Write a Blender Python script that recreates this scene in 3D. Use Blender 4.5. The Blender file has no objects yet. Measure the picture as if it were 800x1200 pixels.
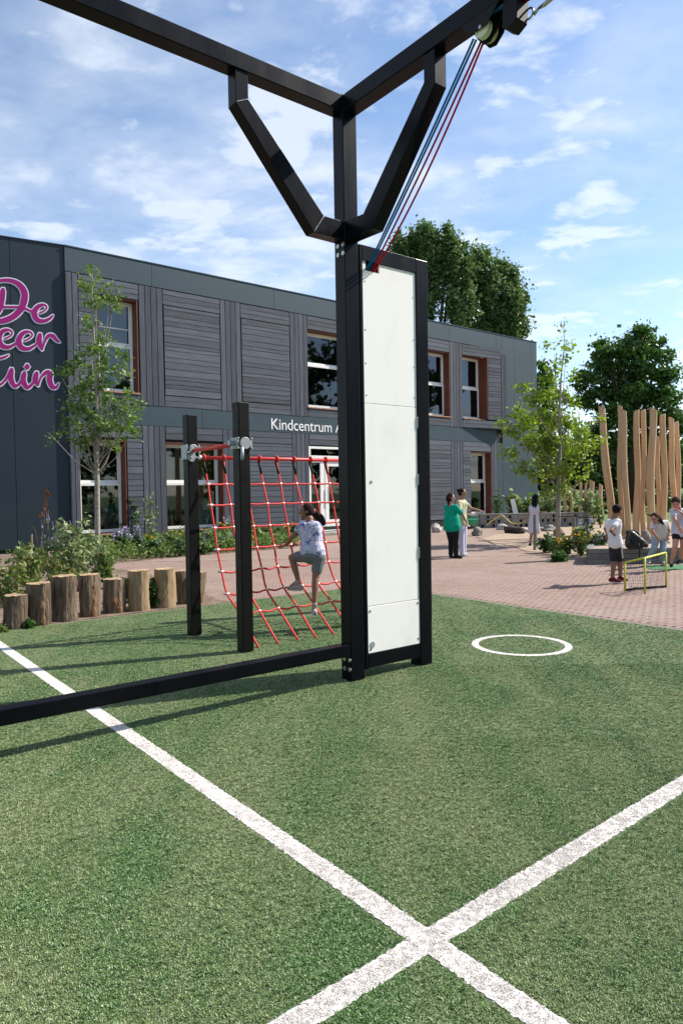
import bpy, math, random
import numpy as np
from mathutils import Vector, Matrix, Quaternion
random.seed(11); rng = np.random.default_rng(11)
S = bpy.context.scene
COL = S.collection

# ------------------------------------------------------------------ camera, sky, sun
F = 821.0; ROLL = .0165; PITCH = math.atan(22.6/821); CAMH = 1.65
_fw = np.array([0, math.cos(PITCH), -math.sin(PITCH)]); _up = np.array([0, math.sin(PITCH), math.cos(PITCH)])
_X = np.array([1., 0, 0]); _C = np.array([0, 0, CAMH])
cr, sr = math.cos(ROLL), math.sin(ROLL)
cam = bpy.data.cameras.new('camera'); co = bpy.data.objects.new('camera', cam); COL.objects.link(co)
xa = cr*_X - sr*_up; ya = sr*_X + cr*_up; za = -_fw
M = Matrix(((xa[0], ya[0], za[0], 0), (xa[1], ya[1], za[1], 0), (xa[2], ya[2], za[2], CAMH), (0, 0, 0, 1)))
co.matrix_world = M
cam.sensor_fit = 'VERTICAL'; cam.sensor_height = 36; cam.sensor_width = 24; cam.lens = F/1200*36
cam.clip_end = 6000; cam.clip_start = .05
S.camera = co
S.render.resolution_x = 682; S.render.resolution_y = 1024

SUN_EL = math.radians(43); SUNV = np.array([.948*math.cos(SUN_EL), .317*math.cos(SUN_EL), math.sin(SUN_EL)])
sl = bpy.data.lights.new('sun', 'SUN'); sl.energy = 4.9; sl.angle = math.radians(.5); sl.color = (1, .935, .84)
so = bpy.data.objects.new('sun', sl); COL.objects.link(so)
so.rotation_mode = 'QUATERNION'; so.rotation_quaternion = Vector(SUNV).to_track_quat('Z', 'Y')
S.view_settings.view_transform = 'Standard'; S.view_settings.look = 'None'
S.view_settings.exposure = 0.70; S.view_settings.gamma = 1

W = bpy.data.worlds.new("World"); S.world = W; W.use_nodes = True
nt = W.node_tree; nt.nodes.clear()
def N(nt, t, **k):
    n = nt.nodes.new(t)
    for a, b in k.items():
        if a == 'inp':
            for i, v in b.items(): n.inputs[i].default_value = v
        else: setattr(n, a, b)
    return n
sky = N(nt, 'ShaderNodeTexSky', sky_type='NISHITA', sun_disc=False, sun_elevation=SUN_EL,
        sun_rotation=math.atan2(.948, .317), air_density=1.0, dust_density=.35, ozone_density=2.2, altitude=0)
bg = N(nt, 'ShaderNodeBackground', inp={'Strength': .125})
nt.links.new(sky.outputs[0], bg.inputs[0])
tc = N(nt, 'ShaderNodeTexCoord'); sep = N(nt, 'ShaderNodeSeparateXYZ'); nt.links.new(tc.outputs['Generated'], sep.inputs[0])
def math_(nt, op, a, b=None, clamp=False):
    n = N(nt, 'ShaderNodeMath', operation=op, use_clamp=clamp)
    for i, v in enumerate((a, b)):
        if v is None: continue
        if isinstance(v, (int, float)): n.inputs[i].default_value = v
        else: nt.links.new(v, n.inputs[i])
    return n.outputs[0]
zz = math_(nt, 'ADD', math_(nt, 'MAXIMUM', sep.outputs[2], 0.0), .16)
cx = math_(nt, 'DIVIDE', sep.outputs[0], zz); cy = math_(nt, 'DIVIDE', sep.outputs[1], zz)
cmb = N(nt, 'ShaderNodeCombineXYZ'); nt.links.new(cx, cmb.inputs[0]); nt.links.new(cy, cmb.inputs[1]); cmb.inputs[2].default_value = 3.7
def wnoise(scale, detail, rough, off=0, dist=0):
    mp = N(nt, 'ShaderNodeMapping', inp={'Location': (off, off*.37, 0), 'Rotation': (0, 0, .5), 'Scale': (1.0, 1.35, 1)})
    nt.links.new(cmb.outputs[0], mp.inputs[0])
    n = N(nt, 'ShaderNodeTexNoise', inp={'Scale': scale, 'Detail': detail, 'Roughness': rough, 'Distortion': dist})
    nt.links.new(mp.outputs[0], n.inputs['Vector']); return n.outputs[0]
def ramp(v, a, b, nt=nt):
    n = N(nt, 'ShaderNodeMapRange', interpolation_type='SMOOTHSTEP', inp={1: a, 2: b, 3: 0., 4: 1.})
    nt.links.new(v, n.inputs[0]); return n.outputs[0]
big = wnoise(.55, 2, .5, 5.3); mid = wnoise(2.6, 9, .56, 1.7, .25); fine = wnoise(6.5, 6, .6, 9.1, .1)
# more cloud to the west (left), scattered puffs to the right
lean = math_(nt, 'MULTIPLY', sep.outputs[0], -.13)
low = math_(nt, 'MULTIPLY', math_(nt, 'SUBTRACT', .35, sep.outputs[2]), .16)
cov = math_(nt, 'ADD', math_(nt, 'ADD', math_(nt, 'MULTIPLY', big, .40), lean), low)
dens = math_(nt, 'ADD', math_(nt, 'ADD', math_(nt, 'MULTIPLY', mid, .75), math_(nt, 'MULTIPLY', fine, .2)), cov)
puff = math_(nt, 'MULTIPLY', ramp(dens, .60, .86), .70)
veil = math_(nt, 'MULTIPLY', ramp(dens, .48, .85), .40)
small = wnoise(4.2, 7, .55, 3.3, .2); puff2 = math_(nt, 'MULTIPLY', ramp(math_(nt, 'ADD', small, math_(nt, 'MULTIPLY', big, .25)), .62, .77), .62)
fac = math_(nt, 'MAXIMUM', math_(nt, 'MAXIMUM', puff, puff2), veil)
bg2 = N(nt, 'ShaderNodeBackground', inp={'Color': (.82, .87, .94, 1), 'Strength': .80})
mx = N(nt, 'ShaderNodeMixShader'); out = N(nt, 'ShaderNodeOutputWorld')
nt.links.new(fac, mx.inputs[0]); nt.links.new(bg.outputs[0], mx.inputs[1]); nt.links.new(bg2.outputs[0], mx.inputs[2])
nt.links.new(mx.outputs[0], out.inputs[0])

# ------------------------------------------------------------------ measuring helpers (turn a measured sight line into a place in the world)
def ray(px, py):
    x = (px-400)/F; y = (600-py)/F
    return _X*(x*cr+y*sr) + _up*(-x*sr+y*cr) + _fw
def gp(px, py, z=0.):
    d = ray(px, py); return _C + d*((z-CAMH)/d[2])
def onplane(px, py, P0, n):
    d = ray(px, py); n = np.array(n); return _C + d*(((np.array(P0)-_C)@n)/(d@n))
def at(px, py, Y):
    d = ray(px, py); return _C + d*(Y/d[1])

# ------------------------------------------------------------------ mesh helpers
class MB:
    def __init__(s): s.v = []; s.f = []; s.m = []; s.uvr = None
    def add(s, vs, fs, mi=0):
        o = len(s.v); s.v += [tuple(map(float, p)) for p in vs]; s.f += [tuple(i+o for i in q) for q in fs]; s.m += [mi]*len(fs); return s
    def box(s, a, b, mi=0):
        (x0, y0, z0), (x1, y1, z1) = a, b
        return s.add([(x0,y0,z0),(x1,y0,z0),(x1,y1,z0),(x0,y1,z0),(x0,y0,z1),(x1,y0,z1),(x1,y1,z1),(x0,y1,z1)],
                     [(0,3,2,1),(4,5,6,7),(0,1,5,4),(1,2,6,5),(2,3,7,6),(3,0,4,7)], mi)
    def prism(s, poly, y0, y1, axis='y', mi=0):
        n = len(poly)
        def P(p, t): return {'y': (p[0], t, p[1]), 'x': (t, p[0], p[1]), 'z': (p[0], p[1], t)}[axis]
        vs = [P(p, y0) for p in poly] + [P(p, y1) for p in poly]
        fs = [tuple(range(n)), tuple(range(2*n-1, n-1, -1))] + [(i, i+n, (i+1) % n+n, (i+1) % n) for i in range(n)]
        return s.add(vs, fs, mi)
    def tube(s, pts, r, k=8, mi=0, cap=True, flat=None):
        pts = [np.array(p, float) for p in pts]; n = len(pts)
        rr = [r]*n if isinstance(r, (int, float)) else list(r)
        o = len(s.v); up = None
        for i, p in enumerate(pts):
            t = pts[min(i+1, n-1)] - pts[max(i-1, 0)]; t = t/(np.linalg.norm(t)+1e-9)
            if up is None:
                up = np.array([0, 0, 1.]) if abs(t[2]) < .9 else np.array([1., 0, 0])
            a = np.cross(t, up); a /= (np.linalg.norm(a)+1e-9); b = np.cross(a, t); up = b
            for j in range(k):
                w = 2*math.pi*j/k; q = p + a*math.cos(w)*rr[i] + b*math.sin(w)*rr[i]*(flat or 1); s.v.append(tuple(q))
        for i in range(n-1):
            for j in range(k):
                s.f.append((o+i*k+j, o+i*k+(j+1) % k, o+(i+1)*k+(j+1) % k, o+(i+1)*k+j)); s.m.append(mi)
        if cap:
            s.f.append(tuple(o+j for j in range(k-1, -1, -1))); s.m.append(mi)
            s.f.append(tuple(o+(n-1)*k+j for j in range(k))); s.m.append(mi)
        return s
    def disc(s, c, n, r, h=.005, k=14, mi=0):
        c = np.array(c, float); n = np.array(n, float); return s.tube([c, c+n*h], r, k, mi)
    def build(s, name, mat, parent=None, smooth=False, kind=None, bevel=0, org=None, label=None):
        me = bpy.data.meshes.new(name)
        v = s.v
        if org is not None: v = [(a-org[0], b-org[1], c-org[2]) for a, b, c in v]
        me.from_pydata(v, [], s.f); me.validate()
        for m in (mat if isinstance(mat, (list, tuple)) else [mat]): me.materials.append(m)
        if len(me.polygons) == len(s.m): me.polygons.foreach_set('material_index', s.m)
        if smooth: me.polygons.foreach_set('use_smooth', [True]*len(me.polygons))
        me.update()
        o = bpy.data.objects.new(name, me); COL.objects.link(o)
        if parent: o.parent = parent
        if kind: o['kind'] = kind
        if label: o['label'] = label
        if bevel:
            b = o.modifiers.new('bevel', 'BEVEL'); b.width = bevel; b.segments = 2; b.limit_method = 'ANGLE'
        return o
def tag(o, label=None, cat=None, group=None, kind=None):
    for k, v in (('label', label), ('category', cat), ('group', group), ('kind', kind)):
        if v: o[k] = v
    return o
def thing(name, loc, label, cat, group=None, rz=0):
    o = bpy.data.objects.new(name, None); COL.objects.link(o); o.location = loc; o.rotation_euler = (0, 0, rz); o.empty_display_size = .1
    return tag(o, label, cat, group)
def ubox():
    return MB().box((-.5, -.5, -.5), (.5, .5, .5))
def shared(name, me, loc, scale, parent, rz=0):
    o = bpy.data.objects.new(name, me); COL.objects.link(o); o.location = loc; o.scale = scale; o.rotation_euler = (0, 0, rz); o.parent = parent; return o
def quads(name, P, size, mat, parent=None, aspect=1.6, upb=.3, org=(0, 0, 0), kind=None, var=.35, bend=0, top=None):
    """many small leaf faces round the points P"""
    P = np.asarray(P)-np.array(org); n = len(P)
    nrm = rng.normal(size=(n, 3)); nrm[:, 2] += upb*2*np.sign(rng.random(n)-.1); nrm /= np.linalg.norm(nrm, axis=1)[:, None]
    t = rng.normal(size=(n, 3)); a = np.cross(nrm, t); a /= np.linalg.norm(a, axis=1)[:, None]; b = np.cross(nrm, a)
    sz = size*(1+var*rng.normal(size=n)).clip(.4, 1.9)[:, None]
    a = a*sz*.5*aspect; b = b*sz*.5
    V = np.stack([P-a, P-a*.1-b+nrm*sz*.06, P+a, P-a*.1+b+nrm*sz*.06], 1).reshape(-1, 3)
    me = bpy.data.meshes.new(name)
    me.vertices.add(4*n); me.vertices.foreach_set('co', V.ravel())
    me.loops.add(4*n); me.loops.foreach_set('vertex_index', np.arange(4*n, dtype=np.int32))
    me.polygons.add(n); me.polygons.foreach_set('loop_start', np.arange(0, 4*n, 4, dtype=np.int32))
    me.polygons.foreach_set('loop_total', np.full(n, 4, dtype=np.int32))
    at_ = me.attributes.new('rnd', 'FLOAT', 'FACE'); at_.data.foreach_set('value', rng.random(n).astype(np.float32))
    me.update(calc_edges=True); me.materials.append(mat)
    o = bpy.data.objects.new(name, me); COL.objects.link(o)
    if parent: o.parent = parent
    if kind: o['kind'] = kind
    return o

# ------------------------------------------------------------------ materials
def mat(name, col, rough=.6, metal=0., noise=None, bump=None, spec=.5, coat=0, c2=None, coords='Object', stretch=(1, 1, 1), rot=(0, 0, 0), objrnd=0, ramp_=(.35, .65)):
    """principled with noise colour variation (noise = scale) between col and c2, bump=(scale, strength, distance)"""
    m = bpy.data.materials.new(name); m.use_nodes = True; nt = m.node_tree; p = nt.nodes['Principled BSDF']
    p.inputs['Base Color'].default_value = (*col, 1); p.inputs['Roughness'].default_value = rough
    p.inputs['Metallic'].default_value = metal; p.inputs['Specular IOR Level'].default_value = spec; p.inputs['Coat Weight'].default_value = coat
    if coords == 'World':
        g = N(nt, 'ShaderNodeNewGeometry'); src = g.outputs['Position']
    else:
        g = N(nt, 'ShaderNodeTexCoord'); src = g.outputs[coords]
    mp = N(nt, 'ShaderNodeMapping', inp={'Rotation': rot, 'Scale': (1, 1, 1)}); nt.links.new(src, mp.inputs[0])
    mp2 = N(nt, 'ShaderNodeMapping', inp={'Scale': stretch}); nt.links.new(mp.outputs[0], mp2.inputs[0])
    vec = mp2.outputs[0]
    if objrnd:
        oi = N(nt, 'ShaderNodeObjectInfo'); ad = N(nt, 'ShaderNodeVectorMath', operation='ADD'); sc = N(nt, 'ShaderNodeVectorMath', operation='SCALE', inp={'Scale': 37.})
        cb = N(nt, 'ShaderNodeCombineXYZ'); nt.links.new(oi.outputs['Random'], cb.inputs[0]); nt.links.new(oi.outputs['Random'], cb.inputs[2])
        nt.links.new(cb.outputs[0], sc.inputs[0]); nt.links.new(vec, ad.inputs[0]); nt.links.new(sc.outputs[0], ad.inputs[1]); vec = ad.outputs[0]
    colout = None
    if noise:
        n = N(nt, 'ShaderNodeTexNoise', inp={'Scale': noise, 'Detail': 8, 'Roughness': .65}); nt.links.new(vec, n.inputs['Vector'])
        r = N(nt, 'ShaderNodeMapRange', inp={1: ramp_[0], 2: ramp_[1], 3: 0., 4: 1.}); nt.links.new(n.outputs[0], r.inputs[0])
        mxc = N(nt, 'ShaderNodeMix', data_type='RGBA'); mxc.inputs[6].default_value = (*col, 1); mxc.inputs[7].default_value = (*(c2 or [c*.6 for c in col]), 1)
        nt.links.new(r.outputs[0], mxc.inputs[0]); colout = mxc.outputs[2]
        rr = N(nt, 'ShaderNodeMapRange', inp={1: .2, 2: .8, 3: max(rough-.1, .02), 4: min(rough+.1, 1)}); nt.links.new(n.outputs[0], rr.inputs[0]); nt.links.new(rr.outputs[0], p.inputs['Roughness'])
    if objrnd:
        hsv = N(nt, 'ShaderNodeHueSaturation'); rv = N(nt, 'ShaderNodeMapRange', inp={1: 0., 2: 1., 3: 1-objrnd, 4: 1+objrnd}); nt.links.new(oi.outputs['Random'], rv.inputs[0])
        nt.links.new(rv.outputs[0], hsv.inputs['Value'])
        if colout: nt.links.new(colout, hsv.inputs['Color'])
        else: hsv.inputs['Color'].default_value = (*col, 1)
        colout = hsv.outputs[0]
    if colout: nt.links.new(colout, p.inputs['Base Color'])
    if bump:
        n = N(nt, 'ShaderNodeTexNoise', inp={'Scale': bump[0], 'Detail': 6, 'Roughness': .6}); nt.links.new(vec, n.inputs['Vector'])
        b = N(nt, 'ShaderNodeBump', inp={'Strength': bump[1], 'Distance': bump[2]}); nt.links.new(n.outputs[0], b.inputs['Height']); nt.links.new(b.outputs[0], p.inputs['Normal'])
    return m
def leafmat(name, c1, c2, trans=.35, rough=.5):
    m = bpy.data.materials.new(name); m.use_nodes = True; nt = m.node_tree; p = nt.nodes['Principled BSDF']; o = nt.nodes['Material Output']
    a = N(nt, 'ShaderNodeAttribute', attribute_name='rnd'); mx = N(nt, 'ShaderNodeMix', data_type='RGBA')
    mx.inputs[6].default_value = (*c1, 1); mx.inputs[7].default_value = (*c2, 1); nt.links.new(a.outputs['Fac'], mx.inputs[0])
    nt.links.new(mx.outputs[2], p.inputs['Base Color']); p.inputs['Roughness'].default_value = rough; p.inputs['Specular IOR Level'].default_value = .35
    t = N(nt, 'ShaderNodeBsdfTranslucent'); hs = N(nt, 'ShaderNodeHueSaturation', inp={'Saturation': 1.15, 'Value': 1.5}); nt.links.new(mx.outputs[2], hs.inputs['Color']); nt.links.new(hs.outputs[0], t.inputs[0])
    ms = N(nt, 'ShaderNodeMixShader', inp={0: trans}); nt.links.new(p.outputs[0], ms.inputs[1]); nt.links.new(t.outputs[0], ms.inputs[2]); nt.links.new(ms.outputs[0], o.inputs[0])
    return m
AROT = math.atan2(.616, .788)      # heading of the play frame
BROT = math.atan2(.633, .774)      # heading of the school facade
m_steel = mat('black_powder_coat', (.0026, .0030, .0055), .30, noise=3, c2=(.0045, .0050, .0075), bump=(260, .08, .0008), spec=.13, stretch=(1, 1, .25))
m_steel2 = mat('matt_black_steel', (.002, .002, .0022), .5, noise=6, c2=(.004, .004, .0042), spec=.2)
m_white = mat('white_sheet', (.90, .885, .85), .7, noise=2.4, c2=(.74, .72, .67), stretch=(1, 1, .5), spec=.2, ramp_=(.52, .95))
m_screw = mat('stainless', (.45, .45, .44), .35, metal=.9)
m_zinc = mat('cast_zinc', (.42, .45, .47), .5, metal=.35, noise=25, c2=(.3, .32, .34))
m_red = mat('red_coat', (.68, .035, .03), .45, noise=4, c2=(.55, .03, .025))
m_redrope = mat('red_rope', (.72, .045, .035), .7, noise=60, c2=(.55, .03, .03), bump=(300, .5, .002))
m_darkrope = mat('worn_red_rope', (.20, .012, .018), .7)
m_bluerope = mat('blue_rope', (.01, .13, .36), .75, spec=.1)
m_crimson = mat('crimson_rope', (.50, .01, .035), .75, spec=.1)
m_blk = mat('black_plastic', (.004, .004, .005), .55, spec=.2)
m_sheave = mat('cream_sheave', (.75, .76, .56), .5, noise=20, c2=(.6, .61, .45))
m_conn = mat('silver_connector', (.62, .63, .64), .35, metal=.5)
m_grey = mat('grey_plastic', (.28, .31, .34), .5)
m_clad = mat('grey_larch', (.092, .106, .132), .8, noise=14, c2=(.044, .051, .066), coords='World', rot=(0, 0, -BROT), stretch=(.12, 1, 2.2), objrnd=.28, bump=(40, .35, .004), ramp_=(.3, .72))
m_cladv = mat('grey_larch_upright', (.076, .088, .115), .8, noise=14, c2=(.036, .042, .057), coords='World', rot=(0, 0, -BROT), stretch=(2.2, 1, .12), objrnd=.25, bump=(40, .35, .004), ramp_=(.3, .72))
m_panel = mat('blue_grey_panel', (.024, .050, .068), .6, noise=1.2, c2=(.030, .058, .076), coords='World', objrnd=.04, spec=.4)
m_panel2 = mat('shaded_blue_grey_panel', (.015, .028, .041), .6, noise=.8, c2=(.018, .032, .046), coords='World', spec=.4)  # same panels on the end wall, its weaker sunlight darkened into the colour
m_black = mat('dark_batten', (.012, .013, .015), .9)
m_reveal = mat('red_brown_timber', (.17, .050, .025), .6, noise=9, c2=(.11, .032, .017), stretch=(3, 3, .3))
m_sill = mat('pale_timber_sill', (.42, .22, .13), .6, noise=9, c2=(.30, .15, .08))
m_frame = mat('white_paint', (.80, .80, .77), .4)
m_room = mat('dim_room', (.018, .016, .014), .9, noise=2, c2=(.04, .035, .025))
m_teal = mat('teal_board', (.30, .70, .64), .7, noise=3, c2=(.36, .78, .72))
m_magenta = mat('magenta_print', (.34, .018, .18), .7, spec=.2)
m_outline = mat('pale_outline_print', (.84, .80, .90), .6)
m_letter = mat('white_letter', (.82, .82, .82), .5)
m_bark = mat('split_bark', (.26, .185, .125), .9, noise=9, c2=(.065, .045, .031), stretch=(3, 3, .35), bump=(16, 1.0, .05), objrnd=.2)
m_peel = mat('weathered_peeled_wood', (.40, .28, .155), .8, noise=14, c2=(.22, .15, .085), stretch=(4, 4, .2), bump=(20, .5, .02), objrnd=.15)
m_endgrain = mat('cut_end', (.46, .33, .19), .8, noise=14, c2=(.23, .15, .08), bump=(40, .3, .004), objrnd=.1)
m_innerwood = mat('torn_orange_wood', (.30, .16, .07), .85, noise=20, c2=(.10, .055, .03), bump=(30, .6, .01))
m_robinia = mat('peeled_robinia', (.58, .41, .25), .7, noise=5, c2=(.44, .28, .155), stretch=(3, 3, .15), bump=(8, .4, .03), objrnd=.1)
m_stone = mat('field_stone', (.26, .24, .21), .85, noise=5, c2=(.14, .13, .12), bump=(9, .7, .05), objrnd=.3)
m_conc = mat('precast_concrete', (.27, .27, .25), .9, noise=7, c2=(.20, .20, .185), bump=(30, .4, .01))
m_dectimber = mat('grey_timber', (.20, .20, .18), .85, noise=10, c2=(.12, .12, .105), stretch=(.3, 3, 3), bump=(20, .5, .01), objrnd=.12)
m_trunk = mat('young_pale_bark', (.36, .34, .29), .85, noise=16, c2=(.17, .15, .12), stretch=(1, 1, 2), bump=(40, .5, .01))
m_trunkd = mat('dark_bark', (.07, .05, .038), .9, noise=8, c2=(.035, .027, .02))
m_stem = mat('thin_stem', (.13, .09, .05), .8)
l_young = leafmat('maple_leaf', (.060, .130, .025), (.165, .245, .060), .3)
l_birch = leafmat('yellow_green_leaf', (.11, .19, .028), (.26, .34, .06), .4)
l_poplar = leafmat('poplar_leaf', (.055, .112, .035), (.17, .24, .085), .25)
l_oak = leafmat('oak_leaf', (.035, .085, .020), (.10, .19, .045), .25)
l_hedge = leafmat('hedge_leaf', (.02, .05, .015), (.06, .11, .03), .2)
l_shrub = leafmat('shrub_leaf', (.06, .12, .03), (.20, .26, .08), .3)
l_grey = leafmat('variegated_leaf', (.08, .15, .04), (.32, .37, .19), .3)
l_red = leafmat('reddening_leaf', (.07, .15, .025), (.20, .20, .07), .3)
l_dark = leafmat('dark_green_leaf', (.03, .08, .02), (.08, .16, .04), .3)
l_lav = leafmat('lavender_bloom', (.20, .17, .30), (.38, .34, .48), .2)
l_purple = leafmat('purple_bloom', (.16, .06, .18), (.30, .12, .30), .2)
l_yellow = leafmat('yellow_bloom', (.75, .35, .02), (.8, .55, .05), .2)
l_rust = leafmat('rusty_seedhead', (.22, .07, .03), (.35, .12, .05), .2)
l_mulch = leafmat('wood_chip', (.16, .11, .07), (.36, .27, .18), 0., .9)

def glassmat():
    m = bpy.data.materials.new('window_glass'); m.use_nodes = True; nt = m.node_tree; nt.nodes.clear(); o = N(nt, 'ShaderNodeOutputMaterial')
    gl = N(nt, 'ShaderNodeBsdfGlossy', inp={'Roughness': .02, 'Color': (.85, .9, 1, 1)}); tr = N(nt, 'ShaderNodeBsdfTransparent', inp={'Color': (.55, .60, .58, 1)})
    fr = N(nt, 'ShaderNodeFresnel', inp={'IOR': 1.75}); ms = N(nt, 'ShaderNodeMixShader')
    nt.links.new(fr.outputs[0], ms.inputs[0]); nt.links.new(tr.outputs[0], ms.inputs[1]); nt.links.new(gl.outputs[0], ms.inputs[2]); nt.links.new(ms.outputs[0], o.inputs[0]); return m
m_glass = glassmat()

# brick paving: one material for the laid bricks and the far sheet
def brickmat(sheet):
    m = bpy.data.materials.new('red_paver' + ('_sheet' if sheet else '')); m.use_nodes = True; nt = m.node_tree; p = nt.nodes['Principled BSDF']; p.inputs['Roughness'].default_value = .9
    g = N(nt, 'ShaderNodeNewGeometry')
    mp = N(nt, 'ShaderNodeMapping', inp={'Rotation': (0, 0, -AROT)}); nt.links.new(g.outputs['Position'], mp.inputs[0])
    c1, c2, mo = (.200, .128, .103), (.262, .174, .142), (.205, .148, .122)
    if sheet:
        b = N(nt, 'ShaderNodeTexBrick', offset=.5, inp={'Color1': (*c1, 1), 'Color2': (*c2, 1), 'Mortar': (*mo, 1), 'Scale': 1., 'Mortar Size': .006, 'Bias': 0., 'Brick Width': .21, 'Row Height': .0525})
        nt.links.new(mp.outputs[0], b.inputs[0]); c = b.outputs[0]
    else:
        a = N(nt, 'ShaderNodeAttribute', attribute_name='rnd'); oi = N(nt, 'ShaderNodeObjectInfo'); s_ = math_(nt, 'FRACT', math_(nt, 'ADD', a.outputs['Fac'], oi.outputs['Random']))
        mx = N(nt, 'ShaderNodeMix', data_type='RGBA'); mx.inputs[6].default_value = (*c1, 1); mx.inputs[7].default_value = (*c2, 1); nt.links.new(s_, mx.inputs[0]); c = mx.outputs[2]
    n = N(nt, 'ShaderNodeTexNoise', inp={'Scale': .55, 'Detail': 7, 'Roughness': .6}); nt.links.new(mp.outputs[0], n.inputs['Vector'])
    r = N(nt, 'ShaderNodeMapRange', inp={1: .35, 2: .7, 3: 0.05, 4: .75}); nt.links.new(n.outputs[0], r.inputs[0])
    mx = N(nt, 'ShaderNodeMix', data_type='RGBA'); mx.inputs[7].default_value = (.29, .222, .185, 1); nt.links.new(r.outputs[0], mx.inputs[0]); nt.links.new(c, mx.inputs[6])
    nt.links.new(mx.outputs[2], p.inputs['Base Color'])
    n2 = N(nt, 'ShaderNodeTexNoise', inp={'Scale': 60, 'Detail': 4}); nt.links.new(mp.outputs[0], n2.inputs['Vector'])
    bp = N(nt, 'ShaderNodeBump', inp={'Strength': .4, 'Distance': .01}); nt.links.new(n2.outputs[0], bp.inputs['Height']); nt.links.new(bp.outputs[0], p.inputs['Normal'])
    return m
m_brick = brickmat(False); m_bricksheet = brickmat(True)
m_sand = mat('dry_sand', (.40, .30, .215), .95, noise=1.2, c2=(.27, .20, .145), coords='World', bump=(6, .8, .05))
m_soil = mat('planting_soil', (.24, .17, .115), .95, noise=3, c2=(.10, .075, .055), coords='World', bump=(14, 1, .04))
m_grassfar = mat('rough_grass', (.10, .17, .035), .95, noise=.6, c2=(.055, .10, .025), coords='World', bump=(3, 1, .1))
m_kerb = mat('grey_kerb', (.24, .20, .17), .9, noise=6, c2=(.17, .15, .13), coords='World')

def turfmat(name, c1, c2, c3, objr=False, stri=True):
    m = bpy.data.materials.new(name); m.use_nodes = True; nt = m.node_tree; p = nt.nodes['Principled BSDF']; p.inputs['Roughness'].default_value = .62
    p.inputs['Specular IOR Level'].default_value = .14
    g = N(nt, 'ShaderNodeNewGeometry')
    def no(sc, d=6, rg=.6, st=(1, 1, 1), rot=0):
        mp = N(nt, 'ShaderNodeMapping', inp={'Scale': st, 'Rotation': (0, 0, rot)}); nt.links.new(g.outputs['Position'], mp.inputs[0])
        n = N(nt, 'ShaderNodeTexNoise', inp={'Scale': sc, 'Detail': d, 'Roughness': rg}); nt.links.new(mp.outputs[0], n.inputs['Vector']); return n.outputs[0]
    def mixc(f, a, b):
        mx = N(nt, 'ShaderNodeMix', data_type='RGBA'); nt.links.new(f, mx.inputs[0])
        for i, v in ((6, a), (7, b)):
            if isinstance(v, tuple): mx.inputs[i].default_value = (*v, 1)
            else: nt.links.new(v, mx.inputs[i])
        return mx.outputs[2]
    patch = math_(nt, 'ADD', math_(nt, 'MULTIPLY', no(1.5, 5, .62, (1, .5, 1), .6), .6), math_(nt, 'MULTIPLY', no(.9, 6, .6, (2.4, .22, 1), -.95), .4))
    fineN = no(90 if not objr else 25, 3, .7)
    f1 = ramp(patch, .41, .59, nt); f2 = ramp(fineN, .35, .7, nt)
    base = mixc(f1, c1, c2)
    if objr:
        oi = N(nt, 'ShaderNodeObjectInfo'); av = N(nt, 'ShaderNodeAttribute', attribute_name='rnd'); f2 = ramp(math_(nt, 'FRACT', math_(nt, 'ADD', oi.outputs['Random'], av.outputs['Fac'])), .50, 1.05, nt)
    c = mixc(f2, base, c3)
    nt.links.new(c, p.inputs['Base Color'])
    if not objr:
        bp = N(nt, 'ShaderNodeBump', inp={'Strength': .6, 'Distance': .01}); nt.links.new(no(140, 4, .7), bp.inputs['Height']); nt.links.new(bp.outputs[0], p.inputs['Normal'])
    return m
m_turf = turfmat('green_turf', (.036, .095, .021), (.100, .140, .053), (.155, .185, .108))
m_blade = turfmat('green_fibre', (.054, .148, .026), (.172, .226, .082), (.46, .51, .33), True)
m_turfw = turfmat('white_turf', (.60, .56, .52), (.65, .61, .57), (.70, .665, .63))
m_bladew = turfmat('white_fibre', (.60, .56, .52), (.68, .64, .60), (.82, .78, .74), True)

# ------------------------------------------------------------------ the setting: ground, paving, turf, lines
A2 = np.array([.788, .616]); B2 = np.array([.616, -.788])      # along the play frame, and from it towards the viewer
def sheet(name, poly, z, m, kind='structure', th=None):
    mb = MB(); mb.prism([tuple(p[:2]) for p in poly], z-(th or .003), z, 'z'); o = mb.build(name, m, kind=kind); return o
mb = MB(); R = 2500; K = 48
mb.add([(0, 0, -.03)] + [(R*math.cos(2*math.pi*i/K), R*math.sin(2*math.pi*i/K), -.03) for i in range(K)], [(0, i+1, (i+1) % K+1) for i in range(K)])
mb.build('ground', m_grassfar, kind='structure')
corner = np.array([.482, 12.31])
# paving sheet (sub-base where loose bricks are laid nearest, printed-looking only far away)
paving = thing('paving', (0, 0, 0), None, None); paving['kind'] = 'structure'
mb = MB(); mb.prism([(-16, 7.5), (-2, -2), (7, -2), (16, 8), (17.5, 22), (9.0, 30), (13, 38), (-9, 22)], -.026, -.006, 'z')
mb.build('bedding_sand', mat('joint_sand', (.20, .155, .13), .95, noise=8, c2=(.16, .125, .105), coords='World'), paving)
# turf
Ta = corner; Tb = corner - A2*15; Tc = corner + B2*17; Td = Tb + B2*17
sheet('turf', [Ta, Tb, Td, Tc], .012, m_turf, th=.03)
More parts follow.
